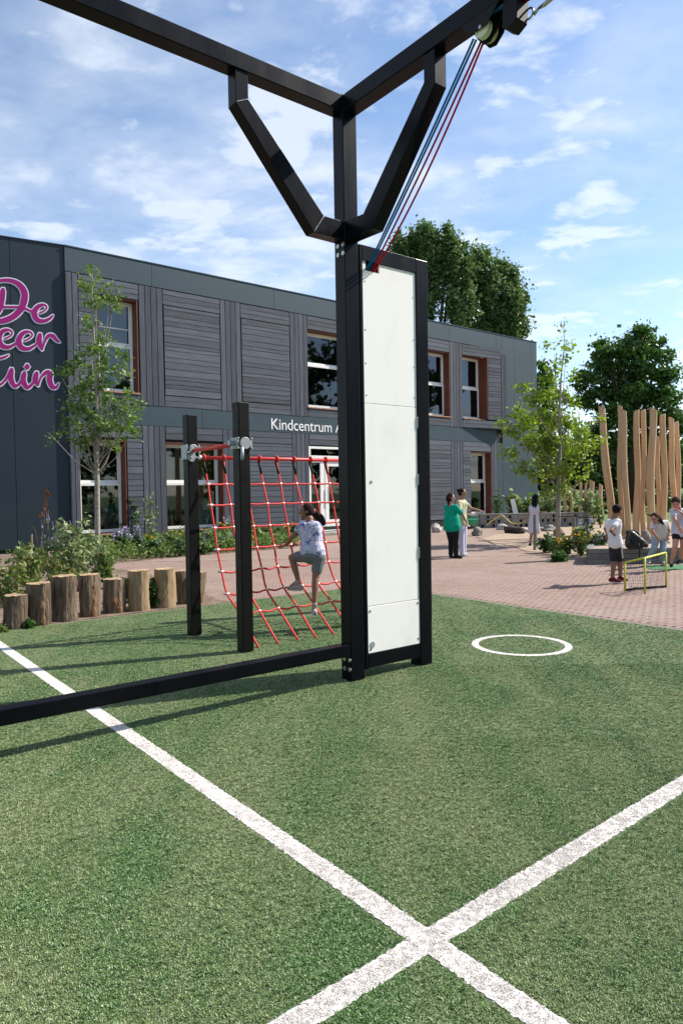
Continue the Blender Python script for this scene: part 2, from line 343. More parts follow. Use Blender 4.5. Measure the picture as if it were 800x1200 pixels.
# lines: centre points measured on the ground
X0 = gp(500.6, 1107)[:2]
L1d = gp(0, 757)[:2]-X0; L1d /= np.linalg.norm(L1d); L2d = gp(800, 921)[:2]-X0; L2d /= np.linalg.norm(L2d)
LW = .052
def strip(c, d, t0, t1, w):
    n = np.array([-d[1], d[0]]); return [c+d*t0-n*w, c+d*t1-n*w, c+d*t1+n*w, c+d*t0+n*w]
def wobble(mb, c, d, t0, t1, w, z):
    n = np.array([-d[1], d[0]]); k = int(abs(t1-t0)/.012); o = len(mb.v)
    for i in range(k+1):
        q = c + d*(t0+(t1-t0)*i/k)
        mb.v.append((*(q-n*(w+rng.normal()*.0028)), z)); mb.v.append((*(q+n*(w+rng.normal()*.0028)), z))
    for i in range(k): mb.f.append((o+2*i, o+2*i+2, o+2*i+3, o+2*i+1)); mb.m.append(0)
mb = MB(); wobble(mb, X0, L1d, -3., 11.5, LW, .0150); mb.build('white_line', m_turfw, kind='structure')
mb = MB(); wobble(mb, X0, L2d, LW+.002, 9, LW, .0146); wobble(mb, X0, L2d, -5, -LW-.002, LW, .0146); mb.build('white_line', m_turfw, kind='structure')
CC = np.array([1.872, 7.36]); CR = .478; CWd = .036
mb = MB()
for i in range(220):
    for rr_ in (CR-CWd, CR+CWd):
        w = 2*math.pi*i/220; q = rr_+rng.normal()*.0025; mb.v.append((CC[0]+q*math.cos(w), CC[1]+q*math.sin(w), .0150))
for i in range(220):
    j = (i+1) % 220; mb.f.append((2*i, 2*i+1, 2*j+1, 2*j)); mb.m.append(0)
mb.build('white_circle', m_turfw, kind='structure')
# edging of the turf
for (c, d, L, nm) in ((corner, -A2, 15, 0), (corner, B2, 15, 1)):
    n = np.array([-d[1], d[0]]); n = n if (n@(corner-(corner-A2+B2)) > 0) else -n
    n = n/np.linalg.norm(n)
    q = [c, c+d*L, c+d*L+n*.07, c+n*.07]
    sheet('edging_strip', q, .006, m_kerb, th=.03)

def tuft_mesh(name, m, h, n):
    mb = MB()
    for i in range(n):
        a = random.uniform(0, 6.28); r = .013*math.sqrt(random.random()); x, y = r*math.cos(a), r*math.sin(a)
        d = random.uniform(0, 6.28); l = random.uniform(.4, 1.)*h; wx, wy = -math.sin(d)*.0012, math.cos(d)*.0012
        k = random.uniform(.3, 1.0)*h; dx, dy = math.cos(d)*k, math.sin(d)*k
        mb.add([(x-wx, y-wy, 0), (x+wx, y+wy, 0), (x+dx*.4+wx, y+dy*.4+wy, l*.7), (x+dx*.4-wx, y+dy*.4-wy, l*.7), (x+dx, y+dy, l*.9)], [(0, 1, 2, 3), (3, 2, 4)])
    me = bpy.data.meshes.new(name); me.from_pydata(mb.v, [], mb.f); me.materials.append(m); me.attributes.new('rnd', 'FLOAT', 'FACE').data.foreach_set('value', np.repeat(rng.random(n), 2).astype(np.float32)); return me
def scatter(name, P, me, parts):
    """points -> instances of one tuft mesh by geometry nodes (turf fibres, nobody could count them)"""
    src = bpy.data.meshes.new(name); src.vertices.add(len(P)); src.vertices.foreach_set('co', np.asarray(P, float).ravel()); src.update()
    o = bpy.data.objects.new(name, src); COL.objects.link(o); o['kind'] = 'stuff'; src.materials.append(me.materials[0])
    ng = bpy.data.node_groups.new(name, 'GeometryNodeTree')
    ng.interface.new_socket('Geometry', in_out='INPUT', socket_type='NodeSocketGeometry'); ng.interface.new_socket('Geometry', in_out='OUTPUT', socket_type='NodeSocketGeometry')
    gi = ng.nodes.new('NodeGroupInput'); go = ng.nodes.new('NodeGroupOutput'); ip = ng.nodes.new('GeometryNodeInstanceOnPoints')
    rv = ng.nodes.new('FunctionNodeRandomValue'); rv.data_type = 'FLOAT_VECTOR'; rv.inputs[0].default_value = (-.25, -.25, 0); rv.inputs[1].default_value = (.25, .25, 6.283)
    rs = ng.nodes.new('FunctionNodeRandomValue'); rs.data_type = 'FLOAT'; rs.inputs[2].default_value = .7; rs.inputs[3].default_value = 1.35
    oi = ng.nodes.new('GeometryNodeObjectInfo'); t = bpy.data.objects.new(parts, me)
    # tuft geometry kept as its own mesh through a mesh-to-instance join
    t_ob = t; COL.objects.link(t_ob); t_ob.location = (-6.2, 5.0, .011); t_ob['kind'] = 'stuff'
    oi.inputs[0].default_value = t_ob; oi.inputs[1].default_value = True
    L = ng.links.new; L(gi.outputs[0], ip.inputs['Points']); L(oi.outputs['Geometry'], ip.inputs['Instance']); L(rv.outputs[0], ip.inputs['Rotation']); L(rs.outputs[1], ip.inputs['Scale']); L(ip.outputs[0], go.inputs[0])
    md = o.modifiers.new('scatter', 'NODES'); md.node_group = ng; return o
def turf_points():
    P = []
    for (y0, y1, dn) in ((1.6, 3.2, 9500), (3.2, 4.6, 6500), (4.6, 6.5, 3300), (6.5, 9, 1500), (9, 12.4, 700)):
        xw = .70*y1+.8; n = int(dn*(y1-y0)*2*xw)
        P.append(np.stack([rng.uniform(-xw, xw, n), rng.uniform(y0, y1, n)], 1))
    P = np.concatenate(P); rel = P-corner; a = rel@A2; b = rel@B2
    return P[(a < -.02) & (b > .02)]
TP = turf_points()
def in_line(P, c, d):
    n = np.array([-d[1], d[0]]); return np.abs((P-c)@n) < LW
rad = np.linalg.norm(TP-CC, axis=1)
LW -= .006
inw = in_line(TP, X0, L1d) | in_line(TP, X0, L2d) | (np.abs(rad-CR) < CWd-.006)
LW += .006
near_w = (np.abs((TP-X0)@np.array([-L1d[1], L1d[0]])) < LW+.009) | (np.abs((TP-X0)@np.array([-L2d[1], L2d[0]])) < LW+.009) | (np.abs(rad-CR) < CWd+.008)
G = TP[~near_w]; G = np.c_[G, np.full(len(G), .010)]; Wt = TP[inw]; Wt = np.c_[Wt, np.full(len(Wt), .012)]
scatter('turf_fibres', G, tuft_mesh('turf_tuft', m_blade, .0095, 18), 'turf_tuft')
scatter('white_line_fibres', Wt, tuft_mesh('white_tuft', m_bladew, .0065, 16), 'white_tuft')

# loose leaves and litter blown on the turf
lt = np.c_[gp(0, 1200)[0]*0+rng.uniform(-3.5, 3.6, 60), rng.uniform(3.5, 11, 60)]
rel = lt-corner; lt = lt[((rel@A2) < 0) & ((rel@B2) > 0)]
quads('fallen_leaves', np.c_[lt, np.full(len(lt), .028)], .015, l_mulch, aspect=1.4, upb=3, kind='stuff')

# bricks laid one by one nearest the turf, the rest of the near ones joined, far ones by material
Tb = corner-A2*15
BED = [tuple(p[:2]) for p in (Tb+A2*.5-B2*.09, corner-A2*2.75-B2*.09, corner-A2*2.75-B2*.62, (-3.2, 13.6), (-5.0, 15.8), (-11, 13.5))]
def inpoly(q, poly):
    ins = False; j = len(poly)-1
    for i in range(len(poly)):
        if ((poly[i][1] > q[1]) != (poly[j][1] > q[1])) and (q[0] < (poly[j][0]-poly[i][0])*(q[1]-poly[i][1])/(poly[j][1]-poly[i][1])+poly[i][0]): ins = not ins
        j = i
    return ins
cand = []
Dn = corner + A2*.08 - B2*.08
for r_ in range(-170, 150):
    for c_ in range(-75, 60):
        a = .21*(c_+(.5 if r_ % 2 else 0)); b = .0525*r_
        q = corner + A2*a + B2*b
        if a < .19 and b > -.14: continue
        if q[1] > 17.5 or q[1] < 6.5: continue
        if abs(q[0]) > .53*q[1]+.6: continue
        if inpoly(q, BED): continue
        cand.append((q[1], q[0], q[1], a, b))
cand.sort()
def visible(c):
    px = 400+c[1]/c[2]*F
    return 0 < px < 800 and not (398 < px < 508)
vis = [c for c in cand if visible(c)]; first = vis[:300]; fs_ = set(id(c) for c in first)
bm_ = MB(); t = .003
bm_.add([(-.1, -.0235, -.02), (.1, -.0235, -.02), (.1, .0235, -.02), (-.1, .0235, -.02), (-.1, -.0235, -t), (.1, -.0235, -t), (.1, .0235, -t), (-.1, .0235, -t),
         (-.1+t, -.0235+t, 0), (.1-t, -.0235+t, 0), (.1-t, .0235-t, 0), (-.1+t, .0235-t, 0)],
        [(0, 1, 5, 4), (1, 2, 6, 5), (2, 3, 7, 6), (3, 0, 4, 7), (4, 5, 9, 8), (5, 6, 10, 9), (6, 7, 11, 10), (7, 4, 8, 11), (8, 9, 10, 11)])
bme = bpy.data.meshes.new('brick'); bme.from_pydata(bm_.v, [], bm_.f); bme.materials.append(m_brick)
bv = np.array(bm_.v); Rz = np.array([[math.cos(AROT), -math.sin(AROT), 0], [math.sin(AROT), math.cos(AROT), 0], [0, 0, 1]])
for c in first:
    o = bpy.data.objects.new('brick', bme); COL.objects.link(o); o.parent = paving; o.location = (c[1], c[2], .001+random.uniform(-.0015, .0015)); o.rotation_euler = (random.gauss(0, .004), random.gauss(0, .004), AROT+random.gauss(0, .006))
V = []; Fc = []; rn = []
for c in cand:
    if id(c) in fs_: continue
    o = len(V)*12; V.append(bv@Rz.T + np.array([c[1], c[2], .001+random.uniform(-.0015, .0015)])); Fc += [tuple(i+o for i in q) for q in bm_.f]; rn += [random.random()]*9
me = bpy.data.meshes.new('brick_field'); me.from_pydata(np.concatenate(V).tolist(), [], Fc); me.attributes.new('rnd', 'FLOAT', 'FACE').data.foreach_set('value', rn); me.materials.append(m_brick)
o = bpy.data.objects.new('brick_field', me); COL.objects.link(o); o.parent = paving; o['kind'] = 'stuff'
# the far paving sheet lies at brick height beyond the laid field and outside it
def inset(poly, nm, m, z, par=None):
    mb = MB(); mb.prism(poly, z-.02, z, 'z'); return mb.build(nm, m, par, kind=None if par else 'structure')
inset([(-9.6, 17.56), (9.8, 17.56), (13.5, 22), (9.0, 30.0), (13, 38), (-9, 22)], 'brick_pavement', m_bricksheet, .0005, paving)
# planting beds, sand
sheet('planting_bed', [Tb+A2*.5-B2*.09, corner-A2*2.75-B2*.09, corner-A2*2.75-B2*.62, (-3.2, 13.6), (-5.0, 15.8), (-11, 13.5)], .012, m_soil, th=.03)
bf = [gp(60, 668), gp(100, 664), gp(186, 655), gp(246, 650), gp(300, 645.5), gp(345, 642)]
fo = np.array([-8.413, 21.819]); fd = np.array([.774, .633]); fn = np.array([.633, -.774])
sheet('flower_bed', [tuple(p[:2]) for p in bf] + [tuple(fo+fd*8.9+fn*.1), tuple(fo+fn*.1), (-12, 19)], .010, m_soil, th=.03)
sheet('gravel_strip', [tuple(fo+fd*9.0+fn*-.05), tuple(fo+fd*24.2+fn*-.05), tuple(fo+fd*24.2+fn*.8), tuple(fo+fd*9.0+fn*.8)], .008, m_sand, th=.03)
sp = [gp(560, 633), gp(600, 640), (4.9, 18.6), (6.0, 17.6), (6.2, 15.8), (9.5, 15.4), (16, 15), (22, 30), (13, 34), (8, 31)]
sheet('sand', [tuple(p[:2]) for p in sp], .014, m_sand, th=.04)
# low grassy bank far behind
mb = MB()
prof = [(0, -.05), (3, .8), (6, 1.45), (12, 1.5), (16, .6), (20, -.05)]
for x in (-20, 60, 160):
    for (y, z) in prof: mb.v.append((x, 62+y+x*.05, z))
for i in range(2):
    for j in range(5): mb.f.append((i*6+j, (i+1)*6+j, (i+1)*6+j+1, i*6+j+1)); mb.m.append(0)
mb.build('grass_bank', m_grassfar, kind='structure', smooth=True)

# ------------------------------------------------------------------ play frame (tall black steel frame with white ram panels)
PF = thing('play_frame', (.064, 6.013, 0), 'tall black steel play frame with braces and white panelled tower on the turf', 'play frame', rz=AROT)
MB().box((0, 0, 0), (.15, .14, 5.015)).build('post', m_steel, PF, bevel=.006)
MB().box((-4.4, .002, 4.878), (-.001, .138, 5.013)).build('beam', m_steel, PF, bevel=.006)
MB().box((.002, -5.2, 4.872), (.142, -.001, 5.011)).build('beam', m_steel, PF, bevel=.006)
MB().prism([(-1.022, 4.877), (-1.022, 4.625), (-.31, 3.80), (-.001, 3.80), (-.001, 3.957), (-.205, 3.957), (-.91, 4.682), (-.91, 4.877)], .012, .128, 'y').build('brace', m_steel, PF, bevel=.004)
MB().prism([(-1.066, 4.871), (-1.066, 4.62), (-.343, 3.79), (-.001, 3.80), (-.001, 3.957), (-.235, 3.944), (-.953, 4.675), (-.953, 4.871)], .012, .132, 'x').build('brace', m_steel, PF, bevel=.004)
MB().box((-4.4, .003, .235), (-.001, .108, .338)).build('ground_beam', m_steel, PF, bevel=.006)
MB().box((-4.55, 0, 0), (-4.401, .14, 5.015)).build('post', m_steel, PF, bevel=.006)
MB().box((0, -5.35, 0), (.15, -5.201, 5.015)).build('post', m_steel, PF, bevel=.006)
# tower
MB().box((.835, 0, 0), (.985, .14, 3.80)).build('stile', m_steel, PF, bevel=.006)
MB().box((.166, .004, .09), (.198, .136, 3.80)).build('stile', m_steel, PF, bevel=.003)
MB().prism([(.199, 3.668), (.836, 3.668), (.834, 3.668), (.834, 3.798), (.199, 3.798)], .002, .138, 'y').build('rail', m_steel, PF, bevel=.005)
MB().box((.199, .002, .10), (.834, .138, .224)).build('rail', m_steel, PF, bevel=.005)
MB().box((.151, .02, .6), (.1655, .12, .64)).build('spacer', m_blk, PF)
MB().box((.151, .02, 3.6), (.1655, .12, 3.64)).build('spacer', m_blk, PF)
w1 = MB(); w1.box((.200, .012, 2.434), (.833, .034, 3.585)).box((.200, .012, 3.5852), (.238, .034, 3.666)).box((.396, .012, 3.5852), (.833, .034, 3.666))
w1.build('panel', m_white, PF)
MB().box((.200, .011, .645), (.833, .032, 2.429), 0).build('panel', m_white, PF, bevel=.002)
MB().box((.200, .008, .227), (.833, .024, .640), 0).build('panel', m_white, PF, bevel=.002)
MB().box((.239, .04, 3.586), (.395, .10, 3.666)).build('rope_slot', m_blk, PF)
MB().box((.200, .105, .227), (.833, .115, 3.666)).build('back_panel', m_white, PF)
def screw(a, z, y, par=PF, nrm=(0, -1, 0), r=.007, m=m_screw):
    MB().disc((a, y, z), nrm, r, .003, 12).build('screw', m, par, smooth=False)
for z in (3.49, 3.07, 2.78, 2.50): screw(.226, z-.0, .012)
for z in (3.42, 3.03, 2.78, 2.50): screw(.805, z+.02, .012)
screw(.262, 1.74, .011, r=.015)
for a, z in ((.225, .60), (.808, .61), (.228, .262), (.812, .275)): screw(a, z, .008, r=.012)
MB().disc((.247, .008, .30), (0, -1, 0), .028, .004, 20).build('grey_cap', m_grey, PF)
for z in (2.29, 1.76, 1.08): MB().box((.826, .0, z-.05), (.838, .02, z+.05)).build('hinge', m_screw, PF, bevel=.003)
for z in (3.765, 3.69, .20, .118):
    for b in (.088, .02): MB().disc((0, b, z), (-1, 0, 0), .019, .008, 16).build('bolt', m_screw, PF, smooth=False)
MB().disc((.02, .02, 5.015), (0, 0, 1), .012, .02, 10).build('bolt', m_screw, PF)
for (p, q, w_) in ((((-1.015, .012, 4.628), (-.915, .012, 4.678)), 0, 0), (((-.31, .012, 3.805), (-.208, .012, 3.95)), 0, 0)):
    n_ = [np.array(p[0])+(np.array(p[1])-np.array(p[0]))*t_+np.array([random.gauss(0, .0012), 0, random.gauss(0, .0012)]) for t_ in np.linspace(0, 1, 12)]
    MB().tube(n_, [.0035+random.random()*.0015 for _ in n_], 6).build('weld_seam', m_grey, PF, smooth=True)
def pfp(px, py, a):
    P_ = np.array([.064, 6.013, 0]); A_ = np.array([.788, .616, 0]); B_ = np.array([.616, -.788, 0]); q = onplane(px, py, P_+A_*a, A_); return np.array([a, -float((q-P_)@B_), q[2]])
# pulley block
pb = MB(); 
pb.prism([(-1.33, 4.871), (-1.40, 4.80), (-1.46, 4.775), (-1.56, 4.775), (-1.66, 4.871)], .0, .006, 'x')
for a in (.071, .134): pb.prism([(-1.36, 4.871), (-1.42, 4.77), (-1.47, 4.71), (-1.53, 4.70), (-1.59, 4.75), (-1.66, 4.871)], a, a+.006, 'x')
pb.build('pulley_cheek', m_blk, PF)
for a in (.018, .083):
    s_ = MB(); s_.tube([(a, -1.50, 4.787), (a+.006, -1.50, 4.787), (a+.02, -1.50, 4.787), (a+.034, -1.50, 4.787), (a+.04, -1.50, 4.787), (a+.046, -1.50, 4.787)], [.058, .062, .050, .050, .062, .058], 28)
    s_.build('pulley_wheel', m_sheave, PF, smooth=False)
MB().tube([(-.001, -1.50, 4.787), (.15, -1.50, 4.787)], .012, 10).build('axle', m_screw, PF)
MB().prism([(-1.68, 4.871), (-1.67, 4.70), (-1.72, 4.665), (-1.79, 4.70), (-1.80, 4.871)], .02, .135, 'x').build('rope_stop', m_blk, PF, bevel=.006)
def pl(*pts, n=14, sag=0):
    p0, p1 = map(np.array, pts); return [p0+(p1-p0)*t_+np.array([0, 0, -sag*4*t_*(1-t_)]) for t_ in np.linspace(0, 1, n)]
for (a, y, m, sl_, sg) in ((.024, -1.425, m_bluerope, .262, .02), (.046, -1.43, m_bluerope, .285, .02), (.092, -1.43, m_crimson, .322, .03), (.112, -1.435, m_crimson, .352, .09)):
    MB().tube(pl((a, y, 4.755), (sl_, .03, 3.60), sag=sg), .0078, 8).build('hoist_rope', m, PF, smooth=True)
for a, m in ((.03, m_bluerope), (.045, m_bluerope), (.10, m_crimson), (.115, m_crimson)):
    MB().tube([(a, -1.53, 4.855), (a, -2.2, 4.82), (a, -5.0, 4.80)], .0075, 8).build('hoist_rope', m, PF, smooth=True)
# shackle and steel cable running out from the stop
Q = [pfp(x, y, .135) for x, y in ((600, 27), (605, 25), (610, 22.5), (616, 20), (619.5, 16), (625, 17), (631, 9.5), (638, 5), (648, -3), (690, -40))]
MB().tube([Q[0]+np.array([-.02, .05, .01]), Q[1]], .010, 8).build('hoist_rope', m_crimson, PF)
MB().tube([Q[1], Q[2], Q[3]], [.008, .013, .009], 10).build('thimble', m_screw, PF, smooth=True)
MB().tube([Q[4]+.033*np.array([0, math.cos(w), math.sin(w)]) for w in np.linspace(0, 2*math.pi, 18)], .007, 8, cap=False).build('shackle', m_screw, PF, smooth=True)
MB().tube([Q[5], Q[6]], [.012, .008], 10).build('thimble', m_screw, PF, smooth=True)
MB().tube([Q[6], Q[7], Q[8]], [.009, .015, .012], 10).build('thimble', m_screw, PF, smooth=True)
MB().tube([Q[8], Q[9]], .007, 8).build('steel_cable', m_screw, PF, smooth=True)

# ------------------------------------------------------------------ climbing net on four posts
NL = (-1.75, 8.20, 0)
CN = thing('climbing_net', NL, 'red rope climbing net hung between short black posts left of the tall frame', 'climbing net', rz=AROT)
def post(a, y, h):
    mb = MB(); mb.box((a-.065, y-.065, 0), (a+.065, y+.065, h)); mb.build('post', m_steel2, CN, bevel=.01)
post(0.0, 0.0, 2.585); post(0.0, -1.18, 2.60); post(2.62, 0, 2.585); post(2.62, -1.18, 2.60)
MB().tube([(.03, -.02, 2.09), (2.59, -.02, 2.09)], .022, 12).build('bar', m_red, CN, smooth=True)
MB().tube([(-.0, -.06, 2.165), (-.0, -1.12, 2.175)], .022, 12).build('bar', m_red, CN, smooth=True)
MB().tube([(2.62, -.06, 2.165), (2.62, -1.12, 2.175)], .022, 12).build('bar', m_red, CN, smooth=True)
def clamp(a, y, z):
    mb = MB(); mb.disc((a, y-.088, z), (0, 1, 0), .062, .022, 20); mb.disc((a, y+.066, z), (0, 1, 0), .062, .022, 20)
    for sx in (-1, 1):
        mb.box((a+sx*.078-.012, y-.07, z-.045), (a+sx*.078+.012, y+.07, z+.045))
        for dz in (-.05, .05): mb.tube([(a+sx*.078, y-.085, z+dz), (a+sx*.078, y+.085, z+dz)], .011, 8)
    mb.tube([(a-.09, y, z), (a-.15, y-.0, z)], .03, 10)
    o = mb.build('clamp', m_zinc, CN, bevel=.004); return o
def clampbig(a, z):
    mb = MB(); mb.disc((a, -.088, z+.03), (0, 1, 0), .055, .022, 18); mb.disc((a-.02, -.088, z-.07), (0, 1, 0), .05, .022, 18)
    mb.box((a-.085, -.075, z-.09), (a-.067, .07, z+.08)); mb.box((a+.067, -.075, z-.09), (a+.085, .07, z+.08)); mb.tube([(a+.06, -.02, z-.065), (a+.125, -.02, z-.065)], .032, 12)
    for k in range(6): w = k*1.05; mb.tube([(a+.07*math.cos(w), -.10, z-.01+.07*math.sin(w)), (a+.07*math.cos(w), -.07, z-.01+.07*math.sin(w))], .012, 8)
    mb.build('clamp', m_zinc, CN, bevel=.004)
clampbig(0, 2.155); clamp(0, -1.18, 2.175)
mb = MB(); mb.tube([(-.05, -1.28, 2.13), (-.055, -1.29, 2.06), (-.06, -1.29, 2.00)], .018, 8); mb.build('strap_end', m_zinc, CN, smooth=True)
clampbig(2.62, 2.155)
US = [.16, .42, .68, .92, 1.175, 1.437, 1.70, 1.95, 2.21, 2.44]
PRB = [0, .09, .17, .235, .315, .40, .51, .745, 1.13]; PRZ = [2.09, 1.775, 1.53, 1.265, 1.015, .77, .525, .33, .0]
def prof_at(z):
    return float(np.interp(-z, [-v for v in PRZ], PRB))
def smoothpath(P, n=4):
    P = [np.array(p, float) for p in P]; P = [2*P[0]-P[1]] + P + [2*P[-1]-P[-2]]; out = []
    for i in range(1, len(P)-2):
        for k in range(n):
            t = k/n; a, b, c, d = P[i-1:i+3]
            out.append(.5*((2*b)+(-a+c)*t+(2*a-5*b+4*c-d)*t*t+(-a+3*b-3*c+d)*t**3))
    out.append(P[-2]); return out
knots = {}
for i, u in enumerate(US):
    jit = [0, .005, -.006, .004, .0, .006, -.004, .01, .0]
    pts = [(u+jit[(k+i) % 9]+(0.0 if k < 6 else (k-5)*.01), -(b+.01*math.sin(i*2+k)), z) for k, (b, z) in enumerate(zip(PRB, PRZ))]
    for k in range(1, 8): knots[(i, k)] = pts[k]
    o = MB().tube(smoothpath(pts), .0122, 8).build('rope', m_redrope, CN, smooth=True)
    w = []
    s2 = MB(); s2.tube([(u, -.02+.036*math.cos(q), 2.09+.036*math.sin(q)) for q in np.linspace(-1, 5, 12)], .012, 8); s2.build('loop', m_red, o, smooth=True)
    s3 = MB(); s3.tube([(u, -.005, 2.065), (u, -.035, 1.98), (u, -.062, 1.90)], [.018, .016, .014], 8); s3.build('sleeve', m_blk, o, smooth=True)
ccon = MB(); ccon.tube([(-.017, 0, 0), (-.011, 0, 0), (.011, 0, 0), (.017, 0, 0)], [.009, .0165, .0165, .009], 8)
cme = ccon.build('connector', m_conn, CN, smooth=True); cme.location = knots[(0, 1)]; cmesh = cme.data
for k in range(1, 8):
    line = []
    for i in range(len(US)):
        p = np.array(knots[(i, k)]); line.append(p)
        if i < len(US)-1:
            q = (p+np.array(knots[(i+1, k)]))/2; q[2] -= .020 if k > 4 else .006; q[1] += -.004; line.append(q)
    line = [line[0]+np.array([-.03, 0, .0])] + line
    MB().tube(smoothpath(line, 3), .0112, 8).build('rung_rope', m_redrope if k not in (5,) else m_redrope, CN, smooth=True)
    for i in range(len(US)):
        if (i, k) == (0, 1): continue
        o = bpy.data.objects.new('connector', cmesh); COL.objects.link(o); o.parent = CN; o.location = knots[(i, k)]
# edge connectors are longer, as crimped ends
for k in range(1, 8):
    p = knots[(0, k)]; MB().tube([(p[0]-.035, p[1]+.01, p[2]+.003), (p[0]+.03, p[1], p[2])], .015, 8).build('end_crimp', m_conn, CN, smooth=True)

# ------------------------------------------------------------------ school building
HB = 9.4
SB = thing('school_building', (-8.413, 21.819, 0), 'two storey school clad in grey timber with pink lettering on its end wall', 'building', rz=BROT)
BI = Matrix.Rotation(-BROT, 3, 'Z')
openings = []      # u0,u1,z0,z1
# window list: u0,u1,z0,z1, rail z, kind
wins = [(1.0, 2.31, 5.05, 8.08, 6.60, 'u'), (9.22, 11.45, 5.05, 8.08, 6.78, 'wide'), (15.95, 17.48, 5.12, 8.08, 6.62, 'plain'), (18.36, 20.0, 5.12, 8.12, 6.62, 'plain'),
        (.30, 1.80, .46, 3.46, 2.08, 'l'), (3.21, 5.41, .46, 3.46, 2.08, 'l'), (18.93, 20.45, .48, 3.52, 2.10, 'l')]
door = (9.22, 11.45, .12, 3.50)
holes = [w[:4] for w in wins] + [door]
D = .42
# inner black wall with openings: split into cells
us = sorted(set([0, 24.3] + [h[0] for h in holes] + [h[1] for h in holes])); zs = sorted(set([0, HB-.02] + [h[2] for h in holes] + [h[3] for h in holes]))
mb = MB()
for i in range(len(us)-1):
    for j in range(len(zs)-1):
        cu, cz = (us[i]+us[i+1])/2, (zs[j]+zs[j+1])/2
        if any(h[0] < cu < h[1] and h[2] < cz < h[3] for h in holes): continue
        mb.box((us[i], .03, zs[j]), (us[i+1], D+.06, zs[j+1]))
mb.build('wall', m_black, SB)
mb = MB(); mb.box((0, 14.98, 0), (24.3, 15, HB-.02)).box((24.28, D+.07, 0), (24.3, 14.97, HB-.02)).box((.0, D+.07, 0), (.02, 14.97, HB-.02)); mb.build('outer_wall', m_panel, SB)
MB().box((.021, D+.07, HB-.12), (24.279, 14.97, HB-.03)).build('roof', m_black, SB)
MB().box((.03, D+.07, 4.2), (24.27, 14.9, 4.4)).build('upper_floor', m_room, SB)
MB().box((.03, D+.07, 0.0), (24.27, 14.9, .1)).build('ground_floor', m_room, SB)
MB().box((.03, 5.0, .11), (24.27, 5.1, HB-.2)).build('inner_wall', m_room, SB)
# panels: fascia, band, right end
def slab(u0, u1, z0, z1, y0=-.03, y1=.028, m=m_panel, nm='facade_panel', par=SB, g=.006):
    return MB().box((u0+g, y0, z0), (u1-g, y1, z1)).build(nm, m, par)
seam = [0, 2.84, 7.72, 12.6, 17.5, 20.93, 22.37, 23.81, 24.3]
for i in range(5): slab(seam[i], seam[i+1], 8.64, HB)
for i in range(5, 8): slab(seam[i]+(0 if i > 5 else .44), seam[i+1], 0 if i > 5 else .05, HB)
slab(20.93, 21.365, 8.62, HB); slab(20.93, 21.365, .05, 4.0)
MB().box((-.0, -.05, HB), (24.32, .2, HB+.03)).build('coping', m_panel, SB)
for i in range(4): slab([0, 4.6, 9.0, 14.5][i], [4.6, 9.0, 14.5, 20.93][i], 4.0, 4.66)
MB().box((0.02, -.02, 0), (20.9, .028, .30)).build('plinth', m_black, SB)
# cladding boards, each its own piece
hm = ubox(); hme = bpy.data.meshes.new('cladding_board'); hme.from_pydata(hm.v, [], hm.f); hme.materials.append(m_clad)
vme = bpy.data.meshes.new('upright_board'); vme.from_pydata(hm.v, [], hm.f); vme.materials.append(m_cladv)
hme.validate(); vme.validate()
def prot(u, z):    # the last upper bay stands out as a wedge
    return .29*(u-18.2)/2.7 if (z > 4.6 and u > 18.2) else 0
def board(u0, u1, z0, z1, y=-.035, up=False):
    th = .035+random.uniform(-.006, .006); me_ = vme if up else hme
    u0 += (.011 if up else .006); u1 -= (.011 if up else .006); um = (u0+u1)/2; zm = (z0+z1)/2
    if zm > 4.6 and um > 18.2:
        a0, a1 = prot(u0, zm), prot(u1, zm); ang = math.atan2(a0-a1, u1-u0)
        shared('upright_board' if up else 'cladding_board', me_, (um, y+.015-(a0+a1)/2, zm), (math.hypot(u1-u0, a1-a0)-.002, th, z1-z0), SB, ang)
    else:
        shared('upright_board' if up else 'cladding_board', me_, (um, y+.015, zm), (u1-u0, th, z1-z0), SB)
def hfill(u0, u1, z0, z1, y=-.035):
    z = z0
    while z < z1-.02:
        h = random.choice([.13, .16, .20, .235])
        if z1-(z+h) < .09: h = z1-z
        board(u0, u1, z+.008, z+h-.008, y); z += h
def vfill(u0, u1, z0, z1, n=None):
    n = n or max(1, round((u1-u0)/.21)); w = (u1-u0)/n
    for i in range(n): board(u0+i*w, u0+(i+1)*w, z0, z1, -.04, True)
ZU0, ZU1 = 4.665, 8.612
# upper storey
vfill(.02, .38, ZU0, ZU1, 2)
for k in range(6): vfill(2.36+3.03*k+(0 if k < 5 else 0), 3.20+3.03*k, ZU0, ZU1, 4)
vfill(20.92, 21.35, ZU0, 8.35, 2)
bays = [(.39, 2.35)] + [(3.21+3.03*k, 5.38+3.03*k) for k in range(5)] + [(18.36, 20.91)]
for i, (a, b) in enumerate(bays):
    top = 8.61 if i < 6 else 8.60
    for j in range(3): board(a, b, 8.10+j*(top-8.10)/3+.008, 8.10+(j+1)*(top-8.10)/3-.008)
    for j in range(2): board(a, b, 4.67+j*.185+.006, 4.67+(j+1)*.185-.006)
    if i == 0: hfill(a, .98, 5.06, 8.09)
    elif i in (1, 2, 4): hfill(a+.02, b-.02, 5.055, 8.08, -.048)
    elif i == 5: hfill(a, 15.93, 5.10, 8.09)
    elif i == 6: hfill(20.03, b, 5.10, 8.09)
MB().prism([(18.2, .02), (20.93, -.31), (21.36, -.31), (21.36, .02)], 4.655, 4.664, 'z').build('soffit', m_panel, SB)
MB().prism([(20.915, -.02), (20.915, -.27), (21.36, -.27), (21.36, .02)], 4.666, 8.60, 'z').build('bay_side', m_cladv, SB)
